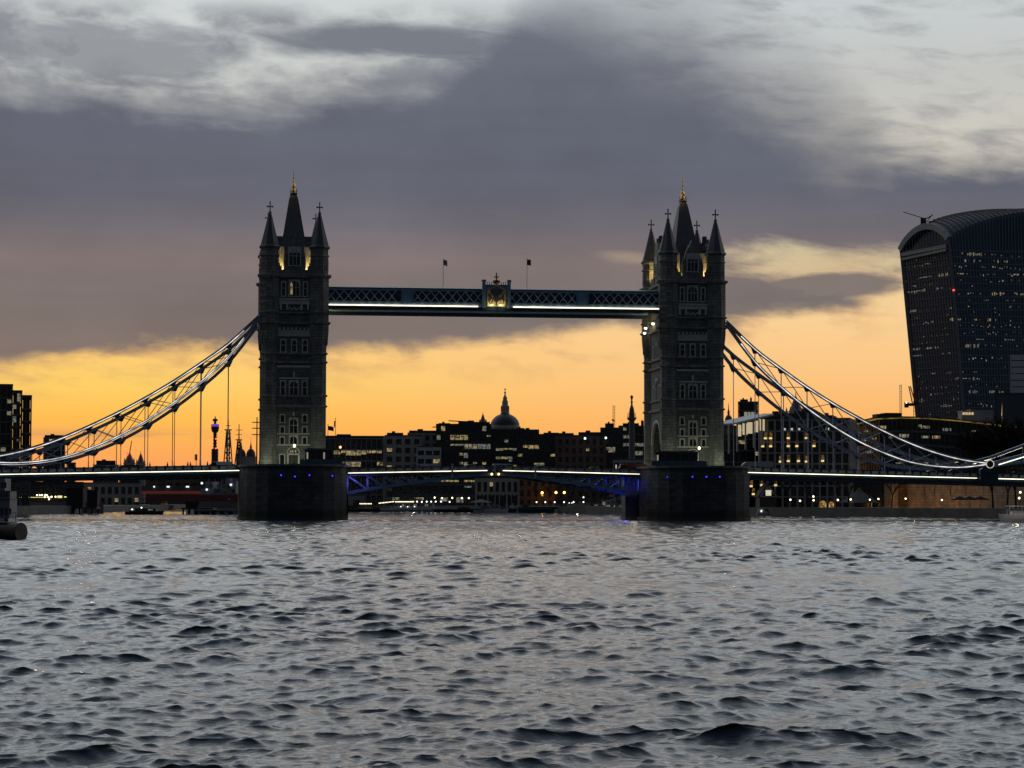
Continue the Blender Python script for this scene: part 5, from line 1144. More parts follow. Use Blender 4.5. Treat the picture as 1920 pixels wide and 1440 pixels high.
# leaning skyscraper: two faces, ribs, arched roof over a sky garden
def skyscraper():
    D=1230; s=D/FPX; C0=at(1818,945,D); C0.z=GZ; d=ray(1818,800); azv=math.atan2(d.x,d.y)
    t=thing('leaning_skyscraper','top-heavy leaning glass skyscraper with an arched roof and scattered lit offices, right edge','skyscraper',tuple(C0),-azv)
    rz_=lambda y: at(1818,y,D).z-GZ
    a1=R(52); a2=R(22)
    def corner(tz):      # C, L, Rr in local x (right) / y (away); flare leans the sides out with height
        f=max(0,min(1.15,tz))
        cx=-9.8*f**1.25-0.0; cy=-4.0*f**1.3
        lx=-84*s-12.2*f**1.05; ly=84*s*math.tan(a1)*.9-1.0*f
        rx=62; ry=62*math.tan(a2)-3*f
        return Vector((cx,cy)),Vector((lx,ly)),Vector((rx+5*f,ry))
    zC=rz_(442); zL=rz_(450); zR=rz_(389)
    NZ=40
    ft=lambda z: z/rz_(445)
    # end face and broad face as glazed skins with depth behind
    def ring(z):
        c,l,r=corner(ft(z)); return c,l,r
    w=MB(); rows=[]
    for i in range(NZ+1):
        z=rz_(455)*i/NZ; c,l,r=ring(z); b=Vector((r.x+l.x-c.x,r.y+l.y-c.y)); rows.append([(l.x,l.y,z),(c.x,c.y,z),(r.x,r.y,z),(b.x,b.y,z)])
    vs=[p for r_ in rows for p in r_]; fs=[(i*4+k,i*4+(k+1)%4,(i+1)*4+(k+1)%4,(i+1)*4+k) for i in range(NZ) for k in range(4)]+[(NZ*4,NZ*4+1,NZ*4+2,NZ*4+3)]
    w.add(vs,fs); w.build('wall',mat('tower_glass',(.065,.095,.14),.35,0,.3,.03),t)
    # roof: shell arched over the end face and rising along the broad face
    NS,NQ=14,16
    def roofp(u,q,dz=0):
        c,l,r=corner(1.0); base=l+(c-l)*u; dirb=(r-c); p=base+dirb*q
        ze=(zL*(1-u)+zC*u)+(zR-zC)*math.sin(min(1,q*1.5)*math.pi/2)**.8
        arch=(rz_(412)-(zL+zC)/2)*math.sin(math.pi*min(1,max(0,u)))**.75*(1-.68*min(1,q*1.8))
        return (p.x,p.y,ze+arch+dz)
    sh=MB(); 
    g0=[roofp(i/NS,j/NQ) for j in range(NQ+1) for i in range(NS+1)]; g1=[roofp(i/NS,j/NQ,-2.2) for j in range(NQ+1) for i in range(NS+1)]; n=NS+1
    q0=[(j*n+i,j*n+i+1,(j+1)*n+i+1,(j+1)*n+i) for j in range(NQ) for i in range(NS)]; k=len(g0)
    fs=q0+[tuple(x+k for x in reversed(f)) for f in q0]+[(i,i+1,k+i+1,k+i) for i in range(NS)]+[(NQ*n+i+1,NQ*n+i,k+NQ*n+i,k+NQ*n+i+1) for i in range(NS)]+[((j+1)*n,j*n,k+j*n,k+(j+1)*n) for j in range(NQ)]+[(j*n+NS,(j+1)*n+NS,k+(j+1)*n+NS,k+j*n+NS) for j in range(NQ)]
    sh.add(g0+g1,fs); rf=sh.build('roof',mat('roof_fins',(.11,.12,.135),.5,.2,.2,.05),t)
    rb=MB()
    for j in range(0,34):
        q=j/33
        for i in range(7,14): rb.bar(roofp(i/14,q,.25),roofp((i+1)/14,q,.25),.35,.9)
    o=rb.build('roof_rib',STEEL,t); o.parent=rf
    # side skirts joining roof edge and walls, frame of the end face
    hd=MB(); hd2=MB()
    c1,l1,r1=corner(ft(rz_(455)))
    e=[roofp(i/NS,0,-1) for i in range(NS+1)]
    for a,b in zip(e,e[1:]): hd.bar(a,b,2.6,3.4)
    for k_ in range(NZ):
        z0,z1=rz_(455)*k_/NZ,rz_(455)*(k_+1)/NZ; ca,la,_=ring(z0); cb,lb,_=ring(z1)
        hd.bar((la.x,la.y,z0),(lb.x,lb.y,z1),1.9,2.2); hd.bar((ca.x,ca.y,z0),(cb.x,cb.y,z1),1.7,2.2)
    hd.bar((l1.x,l1.y,rz_(455)),e[0],1.9,2.2); hd.bar((c1.x,c1.y,rz_(458)),e[-1],1.7,2.2)
    hd.build('edge_frame',mat('edge_metal',(.17,.18,.19),.5,.1,.2,.05),t)
    # upper part of the broad face between wall top and roof edge
    up=MB(); A=[(roofp(1,j/NQ,-.8)) for j in range(NQ+1)]; Bq=[]
    cc,ll,rr=corner(ft(rz_(455)))
    for j in range(NQ+1): p=cc+(rr-cc)*(j/NQ); Bq.append((p.x,p.y,rz_(456)))
    up.add(A+Bq,[(j,j+1,NQ+2+j,NQ+1+j) for j in range(NQ)]); up.add([(x,y+2.0,z) for x,y,z in A]+[(x,y+2.0,z) for x,y,z in Bq],[(j,NQ+1+j,NQ+2+j,j+1) for j in range(NQ)]); up.build('upper_glazing',mat('tower_glass',None),t)
    # sky garden glazing under the arch
    gd=MB(); dn=(Vector((c1.x,c1.y))-Vector((l1.x,l1.y)))
    E_=[roofp(i/NS,.03,-2) for i in range(NS+1)]; lo_=[(l1.x+dn.x*i/NS+.8,l1.y+dn.y*i/NS+1.2,rz_(468)) for i in range(NS+1)]
    gd.add(E_+lo_,[(i,i+1,NS+2+i,NS+1+i) for i in range(NS)]); gd.build('sky_garden_glazing',GLASS,t)
    tr=MB(); nrm=Vector((dn.y,-dn.x)).normalized()
    for f in [i/16 for i in range(1,16)]:
        b=Vector(roofp(f,0,-2)); p=Vector((l1.x+dn.x*f+nrm.x*.5,l1.y+dn.y*f+nrm.y*.5,rz_(464))); tr.bar(p,(b.x+nrm.x*.3,b.y+nrm.y*.3,b.z),.35)
    L3=lambda f,z,o=.9:(l1.x+dn.x*f+nrm.x*o,l1.y+dn.y*f+nrm.y*o,z)
    tr.bar(L3(.04,rz_(463)),L3(.97,rz_(459)),.9,2.0); tr.bar(L3(.04,rz_(472)),L3(.97,rz_(466)),.9,1.4)
    tr.build('sky_garden_frame',mat('garden_pale',(.20,.20,.19),.6),t)
    # vertical ribs on the broad face
    fb=MB()
    for j in range(1,46):
        f=j/46
        for k_ in range(0,NZ,4):
            z0,z1=rz_(455)*k_/NZ,rz_(455)*(k_+4)/NZ; ca,_,ra=ring(z0); cb,_,rb_=ring(z1)
            p=ca+(ra-ca)*f; q=cb+(rb_-cb)*f; fb.bar((p.x+.1,p.y-.35,z0),(q.x+.1,q.y-.35,z1),.34,.7)
        p=A[min(NQ,int(f*NQ))]; a_=Vector(A[int(f*NQ)]); b_=Vector(A[min(NQ,int(f*NQ)+1)]); g=f*NQ-int(f*NQ); tp=a_+(b_-a_)*g
        fb.bar((q.x+.1,q.y-.35,rz_(455)),(tp.x,tp.y-.35,tp.z),.34,.7)
    fb.build('vertical_rib',mat('rib_metal',(.21,.24,.29),.5,.2,.2,.05),t)
    eb=MB()
    for k_ in range(1,NZ):
        z=rz_(470)*k_/NZ; c,l,r=ring(z); m_=(c-l); n_=Vector((m_.y,-m_.x)).normalized()*.25
        eb.bar((l.x+n_.x,l.y+n_.y,z),(c.x+n_.x,c.y+n_.y,z),.3,.5)
    for j in range(1,18):
        f=j/18
        for k_ in range(0,NZ,8):
            z0,z1=rz_(470)*k_/NZ,rz_(470)*(k_+8)/NZ; ca,la,_=ring(z0); cb,lb,_=ring(z1); p=la+(ca-la)*f; q=lb+(cb-lb)*f; m_=(ca-la); n_=Vector((m_.y,-m_.x)).normalized()*.25
            eb.bar((p.x+n_.x,p.y+n_.y,z0),(q.x+n_.x,q.y+n_.y,z1),.22,.4)
    eb.build('end_face_grid',mat('end_grid',(.03,.031,.033),.5),t)
    # lit office windows, in broken rows by storey
    rg=random.Random(17); n=0
    rows_=[(k_,rg.random()) for k_ in range(2,NZ-1)]
    for face,cnt in (('b',60),('e',40)):
        m=0; tries=0
        while m<cnt and tries<4000:
            tries+=1
            k_=rg.choice([3,4,5,6,7,9,11,12,14,17,19,20,22,24,25,27,28,31,32,34,35,37,38]) if face=='b' else rg.choice([1,2,3,4,5,6,7,8,9,10,12,15,16,20,23,24,28,29,30,33,35,36,37])
            z=rz_(455)*(k_+.45)/NZ; c,l,r=ring(z); f=rg.random(); ln=1.6+rg.random()**1.6*8; hh=.5+rg.random()**2*1.5
            if face=='b':
                if f>.62: continue
                dd=(r-c).normalized(); p=c+(r-c)*f; nn=Vector((dd.y,-dd.x))
            else: dd=(c-l).normalized(); p=l+(c-l)*(.08+.84*f); nn=Vector((dd.y,-dd.x))
            g=MB(); a_=p+nn*.10-dd*ln/2; b_=p+nn*.10+dd*ln/2
            # panes follow the mullions: short lit bays with dark gaps
            x=0
            while x<ln:
                q0=a_+dd*x; q1=a_+dd*min(ln,x+.75)
                if rg.random()<.68 or x==0: g.bar((q0.x,q0.y,z),(q1.x,q1.y,z),.06,hh*rg.choice((.5,1,1)))
                x+=1.1
            g.build('window',rg.choice((WINC,WINC,WINB,WINW)) if k_ not in (27,28) else WINW,t); m+=1
    sp2=MB(); of=MB()
    for k_ in range(1,NZ):
        z=rz_(455)*k_/NZ; c,l,r=ring(z); dd=(r-c).normalized(); nn=Vector((dd.y,-dd.x)); p=c+nn*.06; q=r+nn*.06; sp2.bar((p.x,p.y,z),(q.x,q.y,z),.1,.55)
        for face in 'be':
            a0,d0,wl=(c,(r-c),.6) if face=='b' else (l,(c-l),1.0); L0=d0.length*wl; d1=d0.normalized(); n1_=Vector((d1.y,-d1.x))*(.09 if face=='b' else .08); x=1.5
            den=rg.random()**1.6*.75
            while x<L0-2:
                if rg.random()<den:
                    q0=a0+d1*x+n1_; q1=q0+d1*.55; zz=z+.8+rg.random()*1.6; of.bar((q0.x,q0.y,zz),(q1.x,q1.y,zz),.04,rg.choice((.35,.5,.9)))
                x+=rg.choice((.9,1.3,1.3,2.6))
    sp2.build('floor_spandrel',mat('rib_metal',None),t); o=of.build('office_lights',emit('office_far',(.95,.88,.66),.24,.5),t); o['kind']='stuff'
    for z,f in ((rz_(543),0),):
        c,l,r=ring(z); g=MB(); g.ball((c.x,c.y-1.4,z),.5,8); g.build('warning_lamp',REDL,t)
    b=MB(); p=Vector(roofp(.42,.02,.5)); b.box(p.x-1.5,p.x+1.5,p.y-1.5,p.y+1.5,p.z-1,p.z+3.0); b.bar((p.x,p.y,p.z+3),(p.x-11,p.y+2,p.z+7),.3,.4); b.bar((p.x,p.y,p.z+2),(p.x+5,p.y,p.z+4.5),.4,.5); b.bar((p.x+1,p.y,p.z),(p.x+5,p.y,p.z+5),.4); o=b.build('maintenance_crane',STEEL,t); o.parent=rf
skyscraper()
office('office_block','pale grey panelled office block at the right edge before the skyscraper','building',1895,1975,664,1000,FPL,dep=22,fl=2.9,bay=9,lit=0,slab=2.5,mull=.1,base=GZ)
office('office_block','dark slab below the pale panelled block at the right edge','building',1868,1975,738,950,mat('slate_clad',(.05,.06,.075),.5),dep=20,fl=6,bay=20,lit=0,slab=5.9,mull=.05)
office('office_block','low grey rooftop block at the foot of the leaning skyscraper','building',1820,1862,768,900,FGR,dep=12,fl=6,bay=12,lit=0,slab=5.6,mull=.1,ang=R(10))
def litbox():
    p=at(1804,772,890); q=at(1827,779,890); t=thing('rooftop_pavilion','small warm lit rooftop pavilion in front of the leaning skyscraper','pavilion',(p.x,p.y,q.z-8)); a=MB(); w=q.x-p.x; a.box(0,w,0,5,0,8+p.z-q.z); a.build('wall',FBG,t)
    for i in range(4): g=MB(); g.box(w*i/4+.12,w*(i+1)/4-.12,-.1,-.02,8.25,8+p.z-q.z-.2); g.build('window',emit('pavilion_glow',(1,.72,.36),.55),t)
    g=MB(); g.box(-.3,w+.3,-.4,5.3,8+p.z-q.z,8.25+p.z-q.z); g.build('roof',FPL,t)
litbox()
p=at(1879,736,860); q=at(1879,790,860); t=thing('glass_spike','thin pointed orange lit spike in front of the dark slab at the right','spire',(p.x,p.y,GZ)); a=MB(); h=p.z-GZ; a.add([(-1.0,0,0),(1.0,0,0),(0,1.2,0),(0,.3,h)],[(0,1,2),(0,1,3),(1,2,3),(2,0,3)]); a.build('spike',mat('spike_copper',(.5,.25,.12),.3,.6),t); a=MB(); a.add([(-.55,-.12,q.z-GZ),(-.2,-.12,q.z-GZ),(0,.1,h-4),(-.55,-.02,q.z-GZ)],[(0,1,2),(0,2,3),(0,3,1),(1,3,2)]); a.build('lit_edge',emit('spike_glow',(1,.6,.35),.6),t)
# ---- riverside on the right: castle wall, kiosk, gate, trees, lamps
WALLM=mat('castle_stone',(.22,.15,.085),.9,0,.35,.4,.3,brick=.8)
def castle():
    p0=atv(1700,945,150); p1=atv(1862,945,95); t=thing('castle_wall','old stone castle curtain wall washed by warm floodlights, behind the right quay','castle wall',(p0.x,p0.y,GZ)); dx=p1-p0; L=math.hypot(dx.x,dx.y); t.rotation_euler=(0,0,math.atan2(dx.y,dx.x)); h=at(1780,901,600).z-GZ+.6
    a=MB(); a.box(-16,L+20,0,3,0,h)
    n=int((L+36)/2.4)
    for i in range(n): a.box(-16+i*2.4,-16+i*2.4+1.4,0,.9,h,h+1.1)
    a.box(-6,-1,-2.2,0,0,h+.8); a.build('wall',WALLM,t)
    for f in (.22,.34,.53,.70,.9): 
        g=MB(); g.box(L*f-.22,L*f+.22,-.06,-.005,h*.42,h*.75); g.build('arrow_slit',BLK,t)
    for f,e in ((-.12,260),(.12,240),(.36,280),(.6,260),(.85,180)):
        q=Vector((p0.x,p0.y,0))+dx*f+Vector((dx.y,-dx.x,0)).normalized()*6.5; plight((q.x,q.y,GZ+.6),e*1.6,(1,.48,.11),.4)
castle()
office('gatehouse','dark low stone range behind the bare trees left of the lit castle wall','building',1480,1705,905,690,FBL,dep=14,fl=5,bay=5,lit=.03,mull=2,slab=2)
for x,w_,l in ((1543,7.0,'larger of two warm lit arched openings behind the quay trees'),(1559,5.0,'smaller of two warm lit arched openings behind the quay trees')):
    p=at(x,944,672); t=thing('lit_arch',l,'archway',(p.x,p.y,GZ),0,'lit archways'); r=w_*.5*672/FPX*1.9; a=MB(); P=[(-r,0)]+[(r*math.cos(R(k)),1.0+r*.9*math.sin(R(k))) for k in range(180,-1,-20)]+[(r,0)]
    a.prism([(q*1.18,z*1.12) for q,z in P],'y',.1,1.2); a.build('arch_ring',FBR,t); a=MB(); a.prism(P,'y',0,.09); a.build('glow',emit('arch_glow',(1,.62,.2),.55,1.2),t)
    a=MB()
    for k in (-.5,0,.5): a.box(k*r-.06,k*r+.06,-.05,-.005,0,1.0+r*.7)
    a.box(-r,r,-.06,-.01,1.2,1.32); a.build('glazing_bar',BLK,t)
def kiosk():
    p=at(1440,942,668); t=thing('kiosk','small half-timbered kiosk with a steep gable on the right quay','kiosk',(p.x,p.y,GZ)); a=MB(); s=668/FPX; w=16*s; a.box(-w,w,0,5,0,3.2); a.build('wall',FBL,t)
    a=MB(); a.prism([(-w*1.3,3.0),(w*1.3,3.0),(0,7.0)],'y',-.5,5.5); a.build('roof',BLK,t); a=MB(); a.box(-.8,.8,-.75,-.52,3.4,5.0); g=a.build('window',emit('kiosk_window',(.9,.85,.6),.7),t)
    a=MB()
    for x0,z0,x1,z1 in ((-w,3.1,0,6.2),(w,3.1,0,6.2),(-.15,3.1,-.15,5.6),(-w,3.1,w,3.1)): a.bar((x0,-.6,z0),(x1,-.6,z1),.22)
    a.build('timber',FPL,t)
kiosk()
# bare winter trees: tapering trunk and a crown of forked twigs
def make_tree(name,label,H,seed,loc,group,spread=1.0,fine=4,dec=.58):
    rg=random.Random(seed); t=thing(name,label,'tree',loc,0,group); tr=MB(); cr=MB()
    def grow(mb,p,d,L,r,k):
        q=p+d*L; mb.tube(p,q,r,r*.68,5 if k<2 else 3,caps=False)
        if k>=fine+1:
            return
        for i in range(3 if k>0 else 4):
            a=rg.uniform(0,6.28); s=(.35+.35*rg.random())*spread; e=d.orthogonal().normalized(); f=d.cross(e); nd_=(d+e*math.cos(a)*s+f*math.sin(a)*s+Vector((0,0,.10))).normalized()
            grow(cr,p+d*L*rg.uniform(.55,1.0) if k else q,nd_,L*rg.uniform(.62,.86),r*rg.uniform(dec-.08,dec+.08),k+1)
    grow(tr,Vector((0,0,0)),Vector((rg.uniform(-.08,.08),rg.uniform(-.05,.05),1)).normalized(),H*.27,H*.022,0)
    tr.build('trunk',mat('bark',(.022,.018,.015),.95),t); cr.build('crown',mat('twigs',(.020,.016,.013),.95),t); return t
def gp(x,D): p=at(x,944,D); return (p.x,p.y,GZ)
tA=make_tree('bare_tree','bare winter tree on the right quay, first to the right of the kiosk',13,1,gp(1478,655),'bare trees along the right quay')
tB=make_tree('bare_tree','bare winter tree with a leaning trunk beside the lit arches',14,2,gp(1570,650),'bare trees along the right quay',1.1)
for x,D_,src,s,l in ((1515,652,tB,.95,'bare winter tree between the kiosk and the lit arches'),(1590,640,tA,1.05,'bare winter tree just right of the lit arches'),(1632,640,tB,.9,'bare winter tree left of the lit castle wall'),(1672,632,tA,.95,'bare winter tree touching the left end of the castle wall'),
    (1862,560,tB,1.05,'forked bare tree in front of the right end of the castle wall'),(1888,545,tA,1.1,'thick bare tree at the right picture edge behind the white launch'),(1905,555,tB,1.1,'outermost bare tree at the right picture edge')):
    dup(src,gp(x,D_),s*3,l,sc=s)
big=make_tree('plane_tree','tall dense bare plane tree in front of the curved office, left one',25,5,gp(1812,640),'tall plane trees before the curved office',1.25,6,.74)
for x,s,l in ((1850,1.12,'tall dense bare plane tree in front of the curved office, second from left'),(1888,1.0,'tall dense bare plane tree in front of the curved office, third from left'),(1920,1.1,'tall dense bare plane tree at the right picture edge')): dup(big,gp(x,630),x*.7,l,sc=s)
mt=make_tree('bare_tree','bare tree under the right bascule, leftmost beside the sodium lamps',11,8,gp(1006,930),'bare trees under the right bascule leaf')
for i,x in enumerate((1029,1050,1071,1090,1112,1135,1158)): dup(mt if i%2 else tB,gp(x,925),i*1.3,'bare tree on the embankment under the right bascule, %s'%('next to the leftmost sodium lamp','between two sodium lamps','right of the sodium lamps','behind the white trip boat','behind the trip boat stern','left of the moored boats','nearest the right pier')[i],'bare trees under the right bascule leaf',sc=.85)
dup(mt,gp(690,940),.4,'low bushy bare tree on the far bank right of the left pier','bare trees on the far bank',sc=.9)
SL=None
def lamp(x,y,D,label,m_=LAMPC,r=.3,grp='lamps along the quays',e=0):
    p=at(x,y,D); t=thing('quay_lamp',label,'street lamp',(p.x,p.y,GZ),0,grp); h=max(.8,p.z-GZ)
    a=MB(); a.tube((0,0,0),(0,0,h-r),.08,.05,5); a.tube((0,0,0),(0,0,.5),.14,.1,5); a.build('post',STEEL,t); a=MB(); a.ball((0,0,h),r,8); a.build('globe',m_,t)
    if e: plight((p.x,p.y-1.0,p.z-.4),e,(1,.5,.12),.3)
for x,y in ((1482,937),(1500,939),(1525,931),(1525.5,938),(1571,937.5),(1595,936.5)): lamp(x,y,645,'white globe lamp on the right quay among the bare trees',LAMPW,.26,'white lamps on the quay among the trees')
for x,y in ((1631,937),(1647,935.5),(1698,935),(1766,937.5),(1789,935.5),(1821,937.5),(1850,934.5)): lamp(x,y,600,'white globe lamp in front of the lit castle wall',LAMPW,.22,'white lamps before the castle wall')
for x,y in ((1911,934),(1913,923)): lamp(x,y,560,'white globe lamp at the right picture edge above the launch',LAMPW,.26,'white lamps at the right edge')
for x,y in ((1006,941.5),(1022.5,941.5),(1040,941.5),(1057.5,941.5),(1075.5,941.5),(1094,941.5),(1094,932.5)): lamp(x,y,905,'white quay lamp under the right bascule leaf in an even row',LAMPC,.30,'even row of white quay lamps')
for x,y,l in ((1016.5,924,'leftmost orange sodium lamp under the right bascule leaf'),(1042.5,923.5,'middle orange sodium lamp under the right bascule leaf'),(1058,923.5,'rightmost orange sodium lamp under the right bascule leaf')): lamp(x,y,917,l,LAMPO,.5,'orange sodium lamps'); _q=at(x,y,976); plight((_q.x,_q.y,_q.z-1),260,(1,.45,.08),.3)
for x,y in ((782,940.5),(791,941),(800,940.5),(808.5,940.5),(817,940.5),(827,940.5),(843,941)): lamp(x,y,900,'white quay lamp at the right end of the light string',LAMPC,.30,'white quay lamps by the moored launch')
for x,y in ((815,933),(829,934),(848,933.5),(866,934),(879,934)): lamp(x,y,930,'warm lamp on the terrace under the left bascule leaf',LAMPW,.34,'terrace lamps under the left bascule leaf')
def string(x0,y0,x1,y1,n,D,label):
    p=at(x0,y0,D); q=at(x1,y1,D); t=thing('light_string',label,'string lights',(p.x,p.y,p.z),0,'strings of small lights'); d=q-p
    a=MB(); a.bar((0,0,0),d,.06); 
    for k in (0,.5,1): a.tube(d*k,(d.x*k,d.y*k,GZ-p.z),.08,.08,5)
    a.build('rail',STEEL,t)
    for i in range(n): g=MB(); v=d*(i/(n-1)); g.ball((v.x,v.y-.15,v.z),.22,6); g.build('bulb',emit('string_bulb',(1,.88,.6),2.2),t)
string(675,944.5,696,944.5,9,900,'level string of small lights on the far bank right of the left pier')
string(711,943.5,738,940.5,11,900,'sloping string of small lights up a gangway on the far bank')
string(742,940.8,775,940.8,16,900,'long level string of small lights left of the moored launch')
# ---- left riverside: lit terrace, pontoons
def terrace():
    p=at(22,936,700); q=at(160,935,720); t=thing('riverside_terrace','dark riverside terrace with a thin yellow light line and globe lamps, far left','terrace',(p.x,p.y,0)); d=q-p
    a=MB(); a.bar((0,0,GZ*.5+.6),(d.x*1.15,d.y*1.15,GZ*.5+.6),8,GZ+1.2); a.build('deck',FBL,t)
    a=MB(); s=720/FPX
    a.bar((0,-4.2,at(22,932.4,700).z),(d.x*.56,d.y*.56-4.2,at(100,932.6,700).z),.1,.16); a.build('light_line',emit('yellow_line',(1,.82,.35),1.1),t)
    a=MB(); a.bar((d.x*.72,d.y*.72-4.2,at(121,931.6,700).z),(d.x*1.0,d.y*1.0-4.2,at(160,931.6,700).z),.1,.32); a.build('light_line',emit('green_line',(.9,1,.45),1.0),t)
    for x,y in ((46.5,928.5),(50,928.5),(71.5,928.5),(76.5,928.5),(81,928.5),(87,928.3),(90,928.8),(86,932),(92.5,932),(98.5,931.5),(106,931.5),(94,936)):
        w=at(x,y,700)-p; a=MB(); a.ball((w.x,w.y-4.4,w.z+p.z),.25,8); a.build('globe_lamp',LAMPW,t); a=MB(); a.tube((w.x,w.y-4.4,w.z+p.z-.3),(w.x,w.y-4.4,GZ+.8),.05,.05,5); a.build('lamp_post',STEEL,t)
    w=at(114,931.5,700)-p; a=MB(); a.box(w.x-.7,w.x+.7,w.y-4.6,w.y-4.3,w.z+p.z-.35,w.z+p.z+.35); a.build('lit_sign',emit('sign_yellow',(1,1,.45),.9),t)
terrace()
def pontoon(x0,x1,yt,D,label,tall=()):
    p=at(x0,yt,D); q=at(x1,yt,D); w=(q-p).length; t=thing('pontoon',label,'pontoon',((p.x+q.x)/2,(p.y+q.y)/2,0),-YAW,'pontoons and piers on the left bank')
    a=MB(); a.box(-w/2,w/2,0,7,p.z-.5,p.z); a.box(-w/2,w/2,0,.2,p.z+.9,p.z+1.0); a.build('platform',FBL,t)
    n=10
    for i in range(n): b=MB(); b.tube((-w/2+w*(i+.5)/n,.5+(i%2)*5,-1),(-w/2+w*(i+.5)/n,.5+(i%2)*5,p.z-.5),.28,.28,6); b.build('pile',mat('pile_timber',(.02,.018,.016),.9),t)
    for f0,f1,h in tall: b=MB(); b.box(-w/2+w*f0,-w/2+w*f1,2,6,p.z,p.z+h); b.box(-w/2+w*f0-.3,-w/2+w*f1+.3,1.6,6.4,p.z+h,p.z+h+.3); b.build('shed',BLK,t)
pontoon(122,181,951,690,'dark pier on piles with a tall shed, beneath the left side span',((.0,.52,5.6),(.66,.98,4.8)))
pontoon(340,400,952,660,'dark timber pier on piles left of the left river pier',((.1,.5,1.5),))
pontoon(365,447,956,640,'low floating stage beside the left river pier')
g=thing('gangway','long sloping gangway bridge down to the floating stage, beneath the left side span','gangway',tuple(at(300,941,690))); p=at(230,946,690)-at(300,941,690); q=at(430,936,680)-at(300,941,690); a=MB(); a.bar(p,q,1.6,.3); a.bar(p+Vector((0,-.8,1.4)),q+Vector((0,-.8,1.4)),.12); 
for i in range(22):
    f=i/21; c=p+(q-p)*f+Vector((0,-.8,0)); a.bar(c,c+Vector((0,0,1.4)),.1); 
a.build('truss',SHD,g); b=MB(); b.box(-4,24,2.5,2.9,.1,2.2); b.build('red_screen',mat('red_screen',(.2,.05,.03),.7),g)
# ---- boats
def boat(x,D,label,L,h,hullm,cabm,cab=((-.3,.2,1.6),),rz_=0,name='river_boat',lights=(),cat='boat',group='boats on the river',win=True,rail=True,bridge=False):
    p=at(x,950,D); t=thing(name,label,cat,(p.x,p.y,0),-YAW+rz_,group); B=L*.24
    a=MB(); n=12
    secs=[]
    for i in range(n+1):
        f=i/n; u=-L/2+L*f; k=(1-max(0,(f-.55)/.45)**2.2)*(.82+.18*min(1,f*5)); sh=h*(1+.35*max(0,f-.5)**1.5*2)
        secs.append([(u,-B/2*k*.72,-.35),(u+ (f>.9)*.3,-B/2*k,sh*.55),(u+(f>.9)*.5,-B/2*k,sh),(u+(f>.9)*.5,B/2*k,sh),(u+(f>.9)*.3,B/2*k,sh*.55),(u,B/2*k*.72,-.35)])
    vs=[q for s in secs for q in s]; fs=[(i*6+k,i*6+(k+1)%6,(i+1)*6+(k+1)%6,(i+1)*6+k) for i in range(n) for k in range(6)]+[tuple(range(5,-1,-1)),tuple(n*6+k for k in range(6))]
    a.add(vs,fs); a.build('hull',hullm,t)
    z=h*.98
    for f0,f1,hh in cab:
        x0,x1=L*f0,L*f1; c=MB(); c.prism([(x0,z),(x1,z),(x1-.5*hh*.4,z+hh),(x0+.2,z+hh)],'y',-B*.38,B*.38); o=c.build('cabin',cabm,t)
        r=MB(); r.box(x0,x1-.1,-B*.42,B*.42,z+hh,z+hh+.12); r.build('cabin_roof',cabm,t)
        if win:
            nw=max(2,int((x1-x0)/1.6))
            for i in range(nw):
                w=MB(); w.box(x0+.35+(x1-x0-.9)*i/nw,x0+.35+(x1-x0-.9)*(i+.75)/nw,-B*.38-.03,-B*.38-.005,z+hh*.4,z+hh*.82); w.build('window',(WINC if (i*7+int(x))%3==0 and lights else GLASS),t)
    if rail:
        r=MB()
        for i in range(9):
            u=-L*.45+L*.82*i/8; r.bar((u,-B*.44,z),(u,-B*.44,z+.9),.05)
        r.bar((-L*.45,-B*.44,z+.9),(L*.37,-B*.44,z+.9),.05); r.build('railing',FPL,t)
    m=MB(); m.tube((L*.02,0,z),(L*.02,0,z+h*2.2),.06,.04,5); m.bar((L*.02-.5,0,z+h*1.8),(L*.02+.5,0,z+h*1.8),.05); m.build('mast',STEEL,t)
    for f,zz_ in lights: g=MB(); g.ball((L*f,-B*.46,z+zz_),.2,8); g.build('deck_lamp',LAMPC,t)
    return t
WB=mat('boat_white',(.42,.42,.42),.4,0,.15,.5); NB=mat('boat_navy',(.02,.024,.03),.4); GB=mat('barge_green',(.025,.06,.055),.6); BB=mat('boat_black',(.012,.012,.013),.5)
boat(270,640,'dark low passenger launch with a long cabin, mid-river left of the left pier',10.4,.9,BB,SHD,((-.4,.34,.85),),lights=((-.3,.6),(-.05,1.1)))
boat(778,925,'white moored launch with cabin windows, beneath the left bascule leaf',28,1.5,WB,WB,((-.3,.28,2.0),(-.05,.12,3.6)),lights=((-.2,.6),(-.1,.6),(0,.6)))
boat(1076,840,'white trip boat with lit saloon, under the right bascule leaf',14,1.2,WB,mat('saloon_cream',(.36,.33,.28),.6),((-.44,.20,2.2),),lights=((.05,2.4),(.12,2.4)),rz_=math.pi)
boat(1094,845,'dark red hulled boat moored right of the white trip boat',8,1.0,mat('boat_red',(.06,.012,.012),.5),FDK,((-.2,.2,1.2),),lights=((0,1.4),))
boat(1022,842,'long dark green barge moored left of the white trip boat',20,2.2,GB,GB,((-.42,-.3,1.0),),win=False)
boat(945,850,'small black tug with a tall funnel, below the classical building',9,1.3,BB,BB,((-.2,.1,2.2),(.15,.24,3.2)),win=True)
boat(930,846,'pale open workboat below the classical building',8.5,1.2,FPL,FGR,((-.25,.2,1.6),))
boat(905,846,'flat pale lighter beside the workboat',7,.9,FGR,FDK,((-.1,.05,.5),),win=False)
boat(1140,880,'first of the white motor yachts moored by the right pier',16,1.4,WB,WB,((-.35,.2,1.9),(-.15,.1,3.2)),lights=((.1,.8),))
boat(1158,850,'motor yacht with a raked cabin closest to the right pier',13,1.4,WB,mat('yacht_grey',(.28,.29,.3),.4),((-.35,.22,1.8),),lights=((-.1,.9),(.2,.9)))
